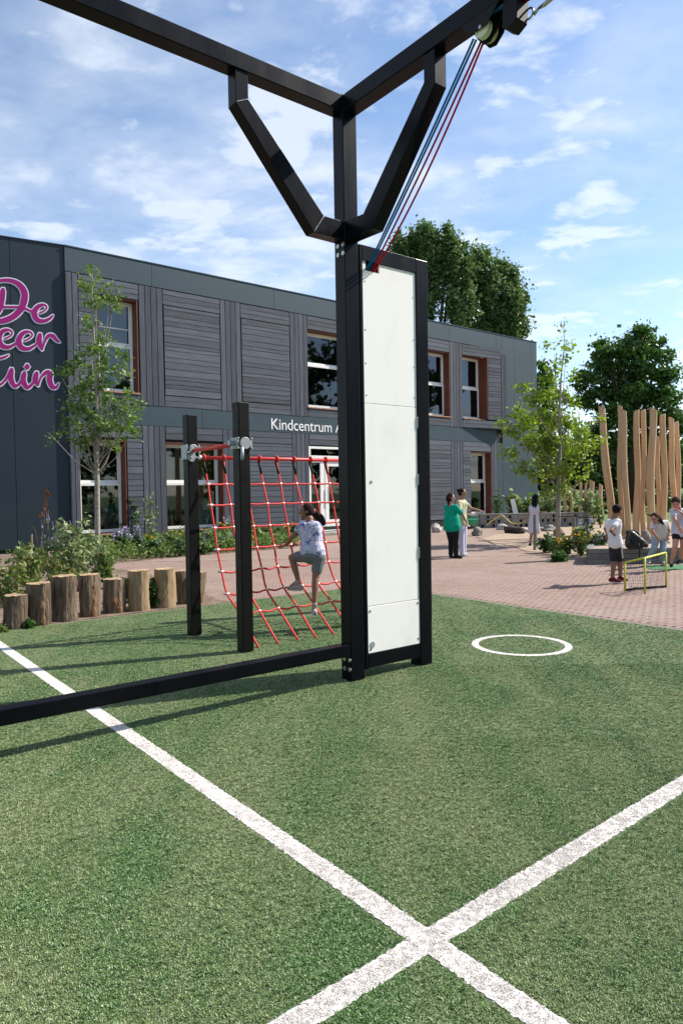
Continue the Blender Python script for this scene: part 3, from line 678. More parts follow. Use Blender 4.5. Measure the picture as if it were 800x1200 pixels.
# lower storey
ZL0, ZL1 = .32, 3.99
vfill(.02, .29, ZL0, ZL1, 2)
for k in range(6): vfill(2.38+3.03*k, 3.19+3.03*k, ZL0, ZL1, 4)
vfill(20.47, 20.91, ZL0, ZL1, 2)
lb = [(.30, 2.37)] + [(3.21+3.03*k, 5.40+3.03*k) for k in range(5)] + [(18.36, 20.46)]
for i, (a, b) in enumerate(lb):
    for j in range(2): board(a, b, 3.55+j*.22+.008, 3.55+(j+1)*.22-.008)
    if i == 0: hfill(1.84, b, .32, 3.54)
    elif i == 1: board(a, b, .32, .44)
    elif i in (2, 4, 5): hfill(a, b, .32, 3.54)
    elif i == 6: hfill(a, 18.91, .32, 3.54)
# windows
def window(u0, u1, z0, z1, zr, kind):
    w = MB(); fr = .075
    # reveal lining (red brown)
    par = MB(); t = .03
    pr = (prot(u0, z0), prot(u1, z0)); y0 = -.035-pr[0]
    par.box((u1-t, -.04-pr[1], z0), (u1, D, z1)); par.box((u0, y0+.03, z0), (u0+t*.3, D, z1)); par.box((u0+t*.3, y0+.02, z1-t), (u1-t, D, z1))
    wo = par.build('window', m_reveal, SB)
    MB().box((u0+.002, y0-.04, z0-.05), (u1+.03, D, z0-.002)).build('sill', m_sill, wo, bevel=.004)
    f = MB(); a, b = u0+t*.3+.001, u1-t-.001; yf0, yf1 = D-.09, D-.01; c, d = z0+.001, z1-t-.001
    def ring(a, b, c, d, y0, y1, s):
        f.box((a, y0, c), (a+s, y1, d)); f.box((b-s, y0, c), (b, y1, d)); f.box((a+s, y0+.002, d-s), (b-s, y1, d)); f.box((a+s, y0+.002, c), (b-s, y1, c+s))
    ring(a, b, c, d, yf0, yf1, .05)
    ring(a+.051, b-.051, zr+.03, d-.051, yf0+.015, yf1-.01, fr)          # upper sash
    ring(a+.03, b-.03, c+.03, zr+.02, yf0-.05, yf0-.004, fr+.02)         # lower sash stands proud
    f.box((a+.05, yf0+.004, zr-.06), (b-.05, yf1-.004, zr+.029))
    if kind == 'u': f.box((a+.12, yf0+.03, zr+.55), (b-.12, yf1-.03, zr+.585))
    f.build('frame', m_frame, wo, bevel=.004)
    MB().box((a+.11, D-.05, zr+.09), (b-.11, D-.044, d-.12)).build('pane', m_glass, wo)
    MB().box((a+.10, yf0-.03, c+.11), (b-.10, yf0-.024, zr-.06)).build('pane', m_glass, wo)
    return wo
W_ = [window(*w) for w in wins]
# door with transom light
u0, u1, z0, z1 = door
do = MB(); do.box((u0, -.05, z0), (u0+.09, .15, z1)); do.box((u1-.09, -.05, z0), (u1, .15, z1)); do.box((u0+.09, -.048, z1-.09), (u1-.09, .15, z1)); do.box((u0+.09, -.048, 2.98), (u1-.09, .15, 3.14))
do.box((u0+.09, .0, 2.86), (u1-.09, .12, 2.979)); do.box((u0+.09, -.03, z0), (u1-.09, .13, z0+.04))
dd = do.build('door', m_frame, SB, bevel=.004)
lf = MB(); x0 = u0+.60
lf.box((x0, .01, z0+.05), (x0+.20, .10, 2.85)); lf.box((x0+.24, .01, z0+.05), (x0+.42, .10, 2.85)); lf.box((u1-.25, .01, z0+.05), (u1-.10, .10, 2.85))
lf.box((x0+.42, .012, z0+.05), (u1-.25, .10, z0+.45)); lf.box((x0+.42, .012, 2.72), (u1-.25, .10, 2.85)); lf.box((u0+.10, .012, z0+.05), (x0, .10, z0+.15))
lf.build('leaf', m_frame, dd, bevel=.003)
MB().box((u0+.10, .05, z0+.15), (x0, .056, 2.85)).build('pane', m_glass, dd); MB().box((x0+.42, .05, z0+.45), (u1-.25, .056, 2.72)).build('pane', m_glass, dd)
MB().box((u0+.09, .05, 3.141), (u1-.09, .056, z1-.09)).build('pane', m_glass, dd)
MB().tube([(x0+.34, -.05, 1.2), (x0+.34, -.05, 1.9)], .02, 8).build('handle', m_screw, dd)
MB().box((u0-.1, -.9, 0.0), (u1+.1, -.051, .10)).build('step', m_conc, SB, bevel=.01)
# things seen through panes: boards and paper stuck indoors (parts of the rooms)
for (a, b, c, d, m) in ((4.1, 5.15, .56, 1.55, m_teal), (19.55, 20.0, .6, 1.85, m_teal), (1.15, 1.32, .55, 1.0, mat('pink_cloth', (.6, .12, .2), .8)), (1.30, 1.5, .6, 1.25, mat('blue_cloth', (.3, .36, .55), .8))):
    MB().box((a, D-.108, c), (b, D-.100, d)).build('display_board', m, SB)
MB().box((19.0, D+.06, 5.35), (19.6, D+.07, 6.1)).build('paper_drawing', mat('teal_paper', (.03, .28, .36), .8), SB)
MB().box((19.25, D+.05, 5.35), (19.42, D+.058, 5.55)).build('paper_drawing', mat('red_paper', (.6, .05, .04), .8), SB)
MB().box((16.0, D+.3, 5.3), (16.9, D+.33, 6.2)).build('display_board', mat('green_board', (.14, .25, .16), .8, noise=3, c2=(.3, .38, .25)), SB)
# end wall (turned a little), with the lettering
LROT = math.atan2(.491, .871) - BROT
LW_ = bpy.data.objects.new('end_wall', None)
lseam = [-6.0, -3.3, -1.53, -.008]
def leftbox(a, b, z0, z1, y0, y1):
    mb = MB(); mb.box((a, y0, z0), (b, y1, z1)); c, s = math.cos(LROT), math.sin(LROT)
    mb.v = [(x*c-y*s, x*s+y*c, z) for x, y, z in mb.v]; return mb
leftbox(-6, -.03, .0, HB-.02, .05, .3).build('outer_wall', m_black, SB)
for i in range(3): leftbox(lseam[i]+.007, lseam[i+1]-.007, .10, HB, -.0, .045).build('end_panel', m_panel2, SB)
leftbox(-6, .0, HB+.001, HB+.03, -.02, .3).build('coping', m_panel2, SB)
leftbox(-6, -5.9, 0, HB, .301, 6).build('outer_wall', m_panel2, SB)
# corner return between end wall and timber facade
MB().box((-.008, -.075, 0), (.012, .0, 8.61)).build('corner_trim', m_panel2, SB)
def lp(zx, zy):        # zoomed photo measure -> end wall plane, in building space
    d3 = np.array([.871, .491, 0]); n3 = np.array([.491, -.871, 0]); P = np.array([-8.413, 21.819, 0])
    q = onplane(zx/7.5, 310+zy/7.5, P, n3); return float((q-P)@d3), float(q[2])
c_, s_ = math.cos(LROT), math.sin(LROT)
strokes = {
 'D': [([(-150,470),(-60,500),(40,492),(130,450),(190,385),(216,310),(214,240),(172,178),(95,142),(0,143),(-90,175),(-150,240)], [30,36,44,48,50,54,52,42,32,26,24,16]),
       ([(28,222),(22,290),(8,365),(-22,425),(-80,455)], [40,44,44,40,20]), ([(-30,372),(60,374),(160,376),(230,392),(290,420)], [16,18,18,20,20])],
 'e': [([(345,428),(395,405),(412,375),(382,354),(335,372),(303,425),(325,482),(380,498),(435,478),(466,448)], [12,13,15,20,36,46,42,30,24,14])],
 'e2': [([(38,655),(92,630),(108,598),(72,574),(20,592),(-8,655),(18,712),(75,727),(130,702),(165,680)], [12,13,15,20,36,46,42,28,20,12])],
 'e3': [([(212,672),(268,645),(285,612),(248,590),(198,610),(166,672),(190,728),(248,742),(300,716),(332,690)], [12,13,15,20,36,46,42,28,20,12])],
 'r': [([(352,618),(346,680),(372,745)], [38,44,26]), ([(372,745),(395,680),(425,628),(465,628),(495,662),(526,684)], [14,18,28,32,26,10])],
 'm': [([(-260,720),(-230,640),(-190,590),(-180,660),(-180,720),(-140,640),(-90,590),(-80,660),(-60,725),(-10,700)], [12,20,34,40,34,20,34,40,30,14])],
 't': [([(-260,800),(-160,785),(-60,838),(0,826),(48,812),(76,798)], [10,16,22,20,18,12]), ([(-160,790),(-170,900),(-190,1010),(-230,1060)], [20,40,44,20])],
 'u': [([(-62,930),(-68,1000),(-42,1052),(10,1052),(60,1000),(100,925)], [36,44,36,20,18,26]), ([(103,925),(98,1000),(128,1066),(172,1048),(205,985),(222,950)], [40,44,34,20,14,14])],
 'i': [([(216,955),(206,1020),(238,1078),(280,1056),(312,1000),(326,970)], [38,44,36,20,14,14]), ([(240,884),(240,900),(240,914)], [26,52,30])],
 'n': [([(324,955),(312,1015),(338,1062)], [38,44,22]), ([(338,1062),(362,995),(405,950),(440,958),(438,1015),(458,1070),(492,1080),(516,1048)], [12,16,30,44,44,40,24,12])],
}
def ribbon(mb, pts, wid, extra, ybase):
    P = smoothpath([(x, y, 0) for x, y in pts], 7); Wd = np.interp(np.linspace(0, 1, len(P)), np.linspace(0, 1, len(wid)), wid)
    n = len(P); o = len(mb.v); res = []
    for i in range(n):
        t = P[min(i+1, n-1)]-P[max(i-1, 0)]; t = t/(np.linalg.norm(t)+1e-9); nn = np.array([-t[1], t[0], 0]); h = Wd[i]/2+extra
        ext = t*(extra+Wd[i]*.35)*(-1 if i == 0 else (1 if i == n-1 else 0)); tapr = .55 if i in (0, n-1) else 1
        yy = ybase - .0016*i/n
        for sgn in (-1, 1):
            q = P[i]+ext+nn*h*sgn*tapr; u, z = lp(q[0], q[1]); mb.v.append((u*c_-yy*s_, u*s_+yy*c_, z))
    for i in range(n-1): mb.f.append((o+2*i, o+2*i+1, o+2*i+3, o+2*i+2)); mb.m.append(0)
k = 0
for nm, sts in strokes.items():
    fill = MB(); outl = MB()
    for pts, wid in sts:
        ribbon(outl, pts, [w*1.1 for w in wid], 9.5, -.003-.0004*k); ribbon(fill, pts, [w*1.1 for w in wid], 0, -.016-.0004*k); k += 1
    fo_ = fill.build('letter', m_magenta, SB); outl.build('letter_outline', m_outline, fo_)
# white name on the band
cu = bpy.data.curves.new('lettering', 'FONT'); cu.body = 'Kindcentrum A'; cu.size = .60; cu.extrude = .006; cu.space_character = .98
tmp = bpy.data.objects.new('lettering', cu); COL.objects.link(tmp)
bpy.context.view_layer.update(); dg = bpy.context.evaluated_depsgraph_get(); me = bpy.data.meshes.new_from_object(tmp.evaluated_get(dg))
bpy.data.objects.remove(tmp); xs = [v.co.x for v in me.vertices]; x0, x1 = min(xs), max(xs)
for v in me.vertices: v.co = Vector(((v.co.x-x0)/(x1-x0)*3.47, -v.co.z, v.co.y))
me.materials.clear(); me.materials.append(m_letter)
o = bpy.data.objects.new('lettering', me); COL.objects.link(o); o.parent = SB; o.location = (7.49, -.038, 4.09)

# ------------------------------------------------------------------ log stumps edging the bed
def stump(px, py, w, h, kind, label, tilt=0, dy=0):
    c = gp(px, py); Y = c[1]+.12; c = np.array([c[0]*(Y/c[1]), Y, 0]); r = w/2
    k = 30; o = thing('log_stump', (c[0], c[1], 0), label, 'log stump', 'upright logs edging the turf')
    ph = [random.uniform(0, 6.28) for _ in range(4)]; mb = MB(); rows = 9
    def rad(w_, z): 
        base = r*(1+.05*math.sin(z*9+ph[3])*math.sin(w_+ph[2])+.045*math.sin(2*w_+ph[0])+.03*math.sin(3*w_+ph[1])+.05*math.sin(z*5+ph[2])*.5)
        groove = (.03*abs(math.sin(9*w_+ph[3]+z*1.5)) if kind != 'peel' else .022*abs(math.sin(5*w_+ph[3])))*r*2
        return base-groove+(r*.10*(1-min(z/.15, 1)) if kind == 'bark' else 0)+random.uniform(-1, 1)*r*.018
    for j in range(rows):
        z = h*j/(rows-1)
        for i in range(k):
            w_ = 2*math.pi*i/k; q = rad(w_, z); mb.v.append((q*math.cos(w_)+tilt*z, q*math.sin(w_), z+(random.uniform(-.008, .008) if j == rows-1 else 0)))
    for j in range(rows-1):
        for i in range(k): mb.f.append((j*k+i, j*k+(i+1) % k, (j+1)*k+(i+1) % k, (j+1)*k+i)); mb.m.append(0)
    mb.build('bark' if kind != 'peel' else 'wood', m_peel if kind == 'peel' else m_bark, o)
    top = MB(); base = (rows-1)*k; vs = [(x*.985+tilt*h*.015, y*.985, z+.004) for x, y, z in mb.v[base:base+k]]; top.v = vs+[(tilt*h, 0, h+.012)]
    for i in range(k): top.f.append((i, (i+1) % k, k)); top.m.append(0)
    top.build('cut_end', m_endgrain, o)
    if kind == 'torn':
        for (zz_, aa, sz) in ((.40*h, -1.0+random.uniform(-.3, .3), .065), (.16*h, -.8, .06), (.72*h, -.75, .04)):
            t = MB(); P = []
            for i in range(9):
                w_ = 2*math.pi*i/9; P.append((sz*.62*math.cos(w_)*random.uniform(.7, 1.2), sz*1.5*math.sin(w_)*random.uniform(.7, 1.2)))
            cc = np.array([math.cos(aa), math.sin(aa)]); sd = np.array([-cc[1], cc[0]])
            for p in P: 
                q = cc*(r*.97)+sd*p[0]-cc*(p[0]**2/(2*r)); t.v.append((q[0]*1.03+tilt*zz_, q[1]*1.03, zz_+p[1]))
            q = cc*r*1.055; t.v.append((q[0], q[1], zz_))
            for i in range(9): t.f.append((i, (i+1) % 9, 9)); t.m.append(0)
            t.build('torn_patch', m_innerwood, o)
    return o
stump(-16, 741, .27, .50, 'bark', 'dark log stump cut off by the left picture edge')
stump(20, 738, .31, .42, 'bark', 'low grey barked log stump, nearest the turf corner at the left')
stump(47, 734, .29, .54, 'torn', 'narrow log stump with pale torn wood, between the lowest stump and the widest one')
stump(76.5, 729, .335, .60, 'bark', 'widest grey furrowed log stump in front of the variegated shrub')
stump(106, 724, .29, .58, 'torn', 'log stump with orange torn wood low on its right side under the young tree')
stump(135, 719.5, .33, .48, 'torn', 'shorter knotty log stump with a broken rotten face')
stump(163.5, 717, .32, .58, 'peel', 'smooth peeled log stump with a pale brown flat top')
stump(194, 713, .32, .57, 'peel', 'peeled log stump with vertical ridges beside the leafy willow twigs')
stump(217, 709, .19, .50, 'bark', 'slim leaning log stump half behind the first net post', -.12)
stump(230, 708, .29, .47, 'torn', 'gnarled log stump at the right end of the row by the paving', .07)

# ------------------------------------------------------------------ peeled robinia poles
def pole(pxb, pyb, pxt, pyt, wpx, label, Y=None, grp='tall peeled robinia poles'):
    b = gp(pxb, pyb) if Y is None else at(pxb, pyb, Y); b[2] = 0
    t = at(pxt, pyt, b[1]+random.uniform(-.1, .1)); r = wpx/F*b[1]/2
    o = thing('robinia_pole', tuple(b), label, 'wooden pole', grp)
    n = 12; P = []; R_ = []; ph = random.uniform(0, 6)
    for i in range(n):
        s = i/(n-1); p = (t-b)*s; p = p+np.array([math.sin(s*5+ph)*.06*s*(1-s)*4, math.cos(s*4+ph)*.05, -.1*(i == 0)]); P.append(p); R_.append(r*(1.02-.16*s+.05*math.sin(s*11+ph)))
    mb = MB(); mb.tube(P, R_, 11, flat=.86)
    m = len(mb.v)
    for q in range(m-11, m): x, y, z = mb.v[q]; mb.v[q] = (x, y, z + (x-P[-1][0])*(-.6 if ph < 3 else .5))
    mb.f.pop(); mb.m.pop(); mb.build('shaft', m_robinia, o, smooth=True)
    c = MB(); c.v = [(x, y, z+.003) for x, y, z in mb.v[m-11:]]; c.f = [tuple(range(11))]; c.m = [0]; c.build('cut_end', m_endgrain, o)
PL = [(717.5, 628, 705, 478, 10.5, 'leftmost tall peeled pole leaning outward, behind the boy with dark shorts'), (728, 629, 726.5, 475.5, 7, 'slim straight peeled pole, second of the row from the left'),
      (735, 631, 731, 481, 8, 'peeled pole close beside the slim second one and slightly shorter'), (745.5, 630, 744.6, 481.5, 8.6, 'straight peeled pole rising behind the black bag'),
      (753.5, 629, 752.8, 481, 7.2, 'narrow peeled pole between the straight one behind the bag and the thickest one'), (761, 631, 765.8, 479.5, 10.5, 'thickest peeled pole leaning right, behind the bending girl'),
      (769.5, 627, 770.5, 512, 6.5, 'short peeled pole hidden low between the thick pole and its neighbour'), (777.8, 630, 775, 486.5, 8.5, 'peeled pole with a rounded top just right of the thickest one'),
      (789.8, 628, 786.5, 490, 8, 'peeled pole above the head of the boy at the right edge'), (796, 627, 791, 495, 7, 'peeled pole standing at the right picture edge with a low top')]
for p in PL: pole(*p)
for (x, y, h, wd) in ((9.3, 17.6, 5.6, 'first'), (9.9, 17.9, 5.2, 'lowest'), (10.7, 18.4, 5.8, 'farthest')):
    o = thing('robinia_pole', (x, y, 0), wd+' peeled pole of the group beyond the right picture edge', 'wooden pole', 'poles beyond the right edge')
    MB().tube([(0, 0, -.1), (.05, .03, h*.4), (.02, .06, h*.7), (.12, 0, h)], [.16, .15, .135, .12], 11).build('shaft', m_robinia, o, smooth=True)
for (x, yb, yt, w, lb) in ((679.5, 588, 565.5, 4, 'short carved post standing left of the group behind the shrubs'), (685.5, 588, 567, 4, 'slim short carved post in the group behind the shrubs'), (693, 590, 563.5, 8, 'broad short carved post with a knob top behind the shrubs'),
                       (703.5, 590, 568, 6, 'short carved post with a slanting top beside the tall pole row'), (662, 590, 562, 4.2, 'short carved post left of the pale shrub, near the birch'), (668.5, 592, 570, 4, 'short carved post right beside the birch trunk')):
    pole(x, yb+22, x+random.uniform(-1, 1), yt, w, lb, Y=32, grp='short carved posts behind the shrubs')

# ------------------------------------------------------------------ stakes, stones, walls, edging
def stake(px, py, yt, w, label, h=None):
    b = gp(px, py); t = at(px, yt, b[1]); r = w/F*b[1]/2
    mb = MB(); mb.tube([(b[0], b[1], -.05), (b[0]+.01, b[1], t[2]*.5), (t[0], t[1], t[2])], [r, r*1.02, r*.95], 9); o = mb.build('garden_stake', m_dectimber if px > 600 else m_peel, org=(b[0], b[1], 0)); o.location = (b[0], b[1], 0); return tag(o, label, 'stake', 'round tree stakes')
stake(626, 645, 603, 3.4, 'round wooden stake in the sand in front of the girl in the white dress')
stake(672, 645, 606, 4.2, 'round wooden stake right of the birch trunk among yellow green plants')
stake(121, 675, 641, 2.6, 'pale stake beside the young maple trunk behind the stumps'); stake(37.5, 672, 626, 2.2, 'thin pink brown stake among the shrubs below the lettered wall')
def rock(px, py, w, h, label, m=None, Y=None, dep=.8):
    b = gp(px, py); s = F/b[1]; W2 = w/s/2; H2 = h/s
    import bmesh
    bm = bmesh.new(); bmesh.ops.create_icosphere(bm, subdivisions=3, radius=1)
    off = np.array([random.uniform(0, 9) for _ in range(3)])
    for v in bm.verts:
        p = np.array(v.co); n = .16*math.sin(3*p[0]+off[0])+.14*math.sin(4*p[1]+off[1]+p[2])+.12*math.sin(5*p[2]+off[2]+2*p[0])
        q = p*(1+n); q = np.round(q*3.2)/3.2*.35+q*.65; v.co = Vector((q[0]*W2, q[1]*W2*dep, (q[2]*.75+.38)*H2))
    me = bpy.data.meshes.new('boulder'); bm.to_mesh(me); bm.free(); me.materials.append(m or m_stone)
    o = bpy.data.objects.new('boulder', me); COL.objects.link(o); o.location = (b[0], b[1]+W2*.4, 0); return tag(o, label, 'boulder', 'boulders round the sand')
m_stonew = mat('pale_stone', (.48, .46, .42), .85, noise=5, c2=(.33, .31, .28), bump=(9, .7, .05)); m_stoner = mat('red_brown_stone', (.20, .13, .11), .85, noise=5, c2=(.12, .08, .07), bump=(9, .7, .05))
rock(559, 628, 13, 8, 'pointed brown boulder on the sand left of the white stone'); rock(588, 621, 14, 6, 'low pale stone right below the perforated wall', m_stonew)
rock(644.5, 641, 10, 9, 'red brown round boulder beside the birch', m_stoner); rock(642, 623, 16, 6, 'flat grey boulder at the foot of the perforated wall behind the birch')
rock(512, 624, 13, 9, 'pale boulder just right of the white panelled tower', m_stonew); rock(524, 622, 9, 7, 'small grey boulder by the timber facade behind the woman in green')
rock(617, 624, 13, 5, 'pale low stone behind the girl in the white dress', m_stonew); rock(655, 628, 14, 8, 'warm grey boulder half behind the birch trunk', m_stoner)
rock(683, 625, 16, 7, 'light flat rock left of the leftmost tall pole', m_stonew)
for i, (a, b, w, h, lb) in enumerate(((748, 648, 20, 15, 'big grey rock behind the black bag'), (765, 645, 16, 12, 'grey rock between the bag and the bending girl'), (757, 640, 14, 14, 'upper grey rock of the heap behind the bag'), (783, 650, 13, 12, 'grey rock between the two children at the right'))): rock(a, b, w, h, lb)
lg = MB(); a = gp(591, 625); b = gp(612, 626); lg.tube([(a[0], a[1], .13), ((a[0]+b[0])/2, a[1], .15), (b[0], b[1], .12)], [.13, .14, .12], 10); o = lg.build('log', m_trunkd, smooth=True); tag(o, 'dark log lying on the sand in front of the perforated wall', 'log')
# perforated block wall
a = gp(562, 619); b = gp(690, 616.5); L = np.linalg.norm((b-a)[:2]); rz = math.atan2(b[1]-a[1], b[0]-a[0])
BW = thing('block_wall', (a[0], a[1], 0), 'low grey concrete block wall with square holes behind the sand', 'wall', rz=rz)
nb = 20; w = L/nb
for i in range(nb):
    for j in range(3):
        mb = MB(); x0, x1, z0, z1 = i*w+.006, (i+1)*w-.006, j*.19+.004, (j+1)*.19-.004
        hole = j < 2 and ((i+j) % 2 == 0 or i % 5 == 2) or (j == 2 and i % 4 == 1)
        if hole:
            m_ = .055; mb.box((x0, 0, z0), (x1, .2, z0+m_*.5)).box((x0, 0, z1-m_*.5), (x1, .2, z1)).box((x0, .002, z0+m_*.5), (x0+m_, .2, z1-m_*.5)).box((x1-m_, .002, z0+m_*.5), (x1, .2, z1-m_*.5)).box((x0+m_, .17, z0+m_*.5), (x1-m_, .198, z1-m_*.5), 1)
        else: mb.box((x0, 0, z0), (x1, .2, z1))
        mb.build('block', [m_conc, m_black], BW)
MB().box((-.03, -.02, .573), (L+.03, .22, .62)).build('capping', m_conc, BW, bevel=.01)
MB().box((-.42, -.02, 0), (-.035, .7, .58)).build('end_block', m_conc, BW, bevel=.015)
# grey timber edging by the bag
a = gp(690, 662); b = gp(752, 663)
TE = thing('timber_edging', (a[0], a[1]+.05, 0), 'stacked grey timber edging of the raised sand by the boy', 'edging', rz=-.03)
Lx = b[0]-a[0]+2.6
for j in range(3): MB().box((j*.02, j*.01, j*.115+.002), (Lx, .14, (j+1)*.115-.004)).build('beam', m_dectimber, TE, bevel=.008)
MB().prism([(0, .145), (.14, .145), (.62, 1.5), (.48, 1.5)], .002, .34, 'z').build('beam', m_dectimber, TE, bevel=.008)
sheet('raised_sand', [(a[0]+.16, a[1]+.2), (a[0]+Lx, a[1]+.15), (a[0]+Lx+1, a[1]+2.0), (a[0]+.62, a[1]+1.5)], .30, m_sand, th=.28)
e1 = gp(764, 668); sheet('small_turf', [tuple(e1[:2]), (e1[0]+2.5, e1[1]-.1), (e1[0]+2.6, e1[1]+.85), (e1[0]+.1, e1[1]+.75)], .010, mat('bright_turf', (.05, .20, .08), .9, noise=40, c2=(.03, .13, .05), coords='World'), th=.02)
# green tub and white sign near the wall end
g = gp(551, 620); o = MB().tube([(0, 0, .12), (0, 0, .18), (0, 0, .40), (0, 0, .42)], [.22, .30, .42, .44], 16).build('garden_tub', mat('green_plastic', (.02, .33, .17), .45), smooth=False); o.location = (g[0], g[1]+.3, 0); tag(o, 'bright green plastic garden tub at the left end of the block wall', 'tub')
g = at(607, 600, 31.2); mb = MB(); mb.add([(-.16, -.02, .55), (.08, -.02, .50), (-.10, -.02, 1.25), (-.30, -.02, 1.22), (-.16, .02, .55), (.08, .02, .50), (-.10, .02, 1.25), (-.30, .02, 1.22)], [(0, 1, 2, 3), (7, 6, 5, 4), (0, 4, 5, 1), (1, 5, 6, 2), (2, 6, 7, 3), (3, 7, 4, 0)]); o = mb.build('white_board', m_frame); o.location = (g[0], g[1]+.25, 0); tag(o, 'tilted small white board behind the block wall', 'board')
# garden table with things beside the facade
g = gp(546, 617); TB = thing('garden_table', (g[0], g[1]+.6, 0), 'low pale garden table by the facade behind the two women', 'table')
MB().box((-.5, -.3, .52), (.6, .3, .57)).build('table_top', m_sill, TB)
for x in (-.45, .5):
    for y in (-.25, .25): MB().box((x-.025, y-.025, 0), (x+.025, y+.025, .519)).build('leg', m_dectimber, TB)

# ------------------------------------------------------------------ small goal
GO = thing('mini_goal', tuple(gp(755, 696)), 'small folding goal with yellow tubes and black net on the red paving', 'goal')
o0 = gp(755, 696); ga = gp(731.7, 693)-o0; gb = gp(779.8, 688.5)-o0; m_yel = mat('yellow_tube', (.52, .50, .04), .45)
hM = at(755, 654, o0[1])[2]; hA = at(732, 659, (o0+ga)[1])[2]; hB = at(781, 647.5, (o0+gb)[1])[2]
z3 = np.array([0, 0, 1.])
for p, h in ((ga*0, hM), (ga, hA), (gb, hB)): MB().tube([p, p+z3*h], .016, 10).build('goal_post', m_yel, GO, smooth=True)
def bent(p, q, h1, h2): return [p+z3*(h1-.02), p*.97+q*.03+z3*h1, q*.97+p*.03+z3*h2, q+z3*(h2-.02)]
MB().tube(bent(ga*0, ga, hM, hA), .015, 10).build('crossbar', m_yel, GO, smooth=True); MB().tube(bent(ga*0, gb, hM, hB), .016, 10).build('crossbar', m_yel, GO, smooth=True)
mid_ = (ga+gb)*.55
MB().tube([ga+z3*.02, ga*.5+mid_*.5+z3*.03, mid_+z3*.02, gb*.6+mid_*.4+z3*.02, gb+z3*.02], .018, 8).build('base_bar', m_blk, GO, smooth=True)
nt_ = MB()
def netpanel(p, q, hp, hq, nx, nz):
    for i in range(nx+1):
        s = i/nx; r0 = p+(q-p)*s; h = hp+(hq-hp)*s
        b = r0*.75+mid_*.25*1.0
        nt_.tube([r0+z3*h*.98, r0*.9+mid_*.1+z3*h*.5, b+z3*.03], .0018, 4, cap=False)
    for j in range(nz+1):
        f = .05+.93*j/nz; w = .25*(1-f)
        nt_.tube([(p+(q-p)*s)*(1-w)+mid_*w+z3*((hp+(hq-hp)*s)*f) for s in (0, .5, 1)], .0018, 4, cap=False)
netpanel(ga*0, ga, hM, hA, 7, 9); netpanel(ga*0, gb, hM, hB, 13, 9)
nt_.build('net', m_blk, GO)

# ------------------------------------------------------------------ trees
def branchy(root, name, trunk, radii, limbs, m, k=9):
    MB().tube(trunk, radii, k).build(name, m, root, smooth=True)
    if limbs:
        mb = MB()
        for P, R_ in limbs: mb.tube(P, R_, 6)
        mb.build('limb', m, root, smooth=True)
def lobe_points(lobes, n_per, spread=1.0, clump=6, cr=.12):
    out = []
    for c, r in lobes:
        n = max(3, int(n_per*r*r)); k = max(2, n//clump)
        d = rng.normal(size=(k, 3)); d /= np.linalg.norm(d, axis=1)[:, None]; q = np.array(c)+d*(r*rng.random((k, 1))**.45)*np.array([1, 1, .9])
        out.append((q[:, None, :]+rng.normal(size=(k, clump, 3))*cr).reshape(-1, 3))
    return np.concatenate(out)
# young maple on the left
b0 = gp(115, 674); YT = thing('young_tree', tuple(b0), 'young slender tree with pale trunk and fresh green leaves in front of the lettered wall', 'tree')
Y0 = b0[1]
lob = [(109,316,7),(105,334,11),(113,352,13),(131,340,9),(133,357,9),(104,380,12),(122,396,11),(112,410,12),(124,422,11),(142,418,11),(139,438,12),(92,425,12),(71,437,9),(82,432,9),(100,449,14),(119,452,8),(124,470,13),(147,476,10),(163,473,6),(84,478,13),(110,488,12),(147,489,14),(160,479,8),(155,507,11),(134,518,10),(95,520,12),(108,510,8),(87,497,11),(62,512,6),(75,503,5),(126,500,10),(105,470,13),(118,500,11),(140,500,10),(98,505,10),(90,462,11),(150,465,9),(112,435,12)]
LB = []
for x, y, r in lob:
    p = at(x, y, Y0+random.uniform(-.55, .55)); LB.append((p-b0, r/F*Y0*1.05))
tr = [at(x, y, Y0)-b0 for x, y in ((115, 674), (114.5, 620), (114, 560), (113, 530), (114, 490), (113, 440), (110, 390), (108, 345), (109, 318))]; tr[0][2] = -.02
lim = []
for (c, r) in LB[2:]:
    hz = max(1.3 + (c[2]-1.8)*.62, 2.1) if c[2] > 2.2 else 2.05
    zz_ = [t[2] for t in tr]; st = np.array([np.interp(hz, zz_, [t[0] for t in tr]), np.interp(hz, zz_, [t[1] for t in tr]), hz])
    m_ = st*.5+c*.5+np.array([0, 0, -.10]); lim.append(([st, m_, c, c+(c-st)*.12], [.011, .008, .005, .003]))
branchy(YT, 'trunk', tr, [.060, .056, .052, .050, .034, .026, .020, .012, .004], lim, m_trunk)
quads('crown', lobe_points(LB, 2700, clump=9, cr=.065), .058, l_young, YT, aspect=1.25, upb=.5)
# yellow green birch on the right
b0 = gp(653, 637); RT = thing('young_birch', tuple(b0), 'young tree with sparse yellow green leaves standing in the sand right of the school', 'tree'); Y0 = b0[1]
lob = [(660,384,4),(662,400,4),(640,407,4),(668,405,4),(662,420,5),(650,432,7),(645,445,6),(668,440,5),(612,455,7),(625,468,9),(640,462,9),(655,462,9),(668,470,9),(610,483,8),(588,497,5),(600,507,8),(618,497,11),(632,490,12),(648,492,12),(664,498,12),(680,505,9),(700,492,4),(692,520,8),(640,520,15),(658,525,14),(622,520,11),(676,530,10),(590,529,5),(602,532,6),(612,548,8),(627,558,8),(645,548,12),(662,552,10),(660,575,7),(690,548,5),(706,512,4),(640,575,7),(682,560,6),(633,538,9)]
LB = []
for x, y, r in lob:
    p = at(x, y, Y0+random.uniform(-1.0, 1.0)); LB.append((p-b0, r/F*Y0*1.05))
tr = [at(x, y, Y0)-b0 for x, y in ((653, 637), (653.5, 600), (654, 560), (656, 520), (655, 480), (657, 440), (661, 405), (660, 376))]; tr[0][2] = -.02
lim = []
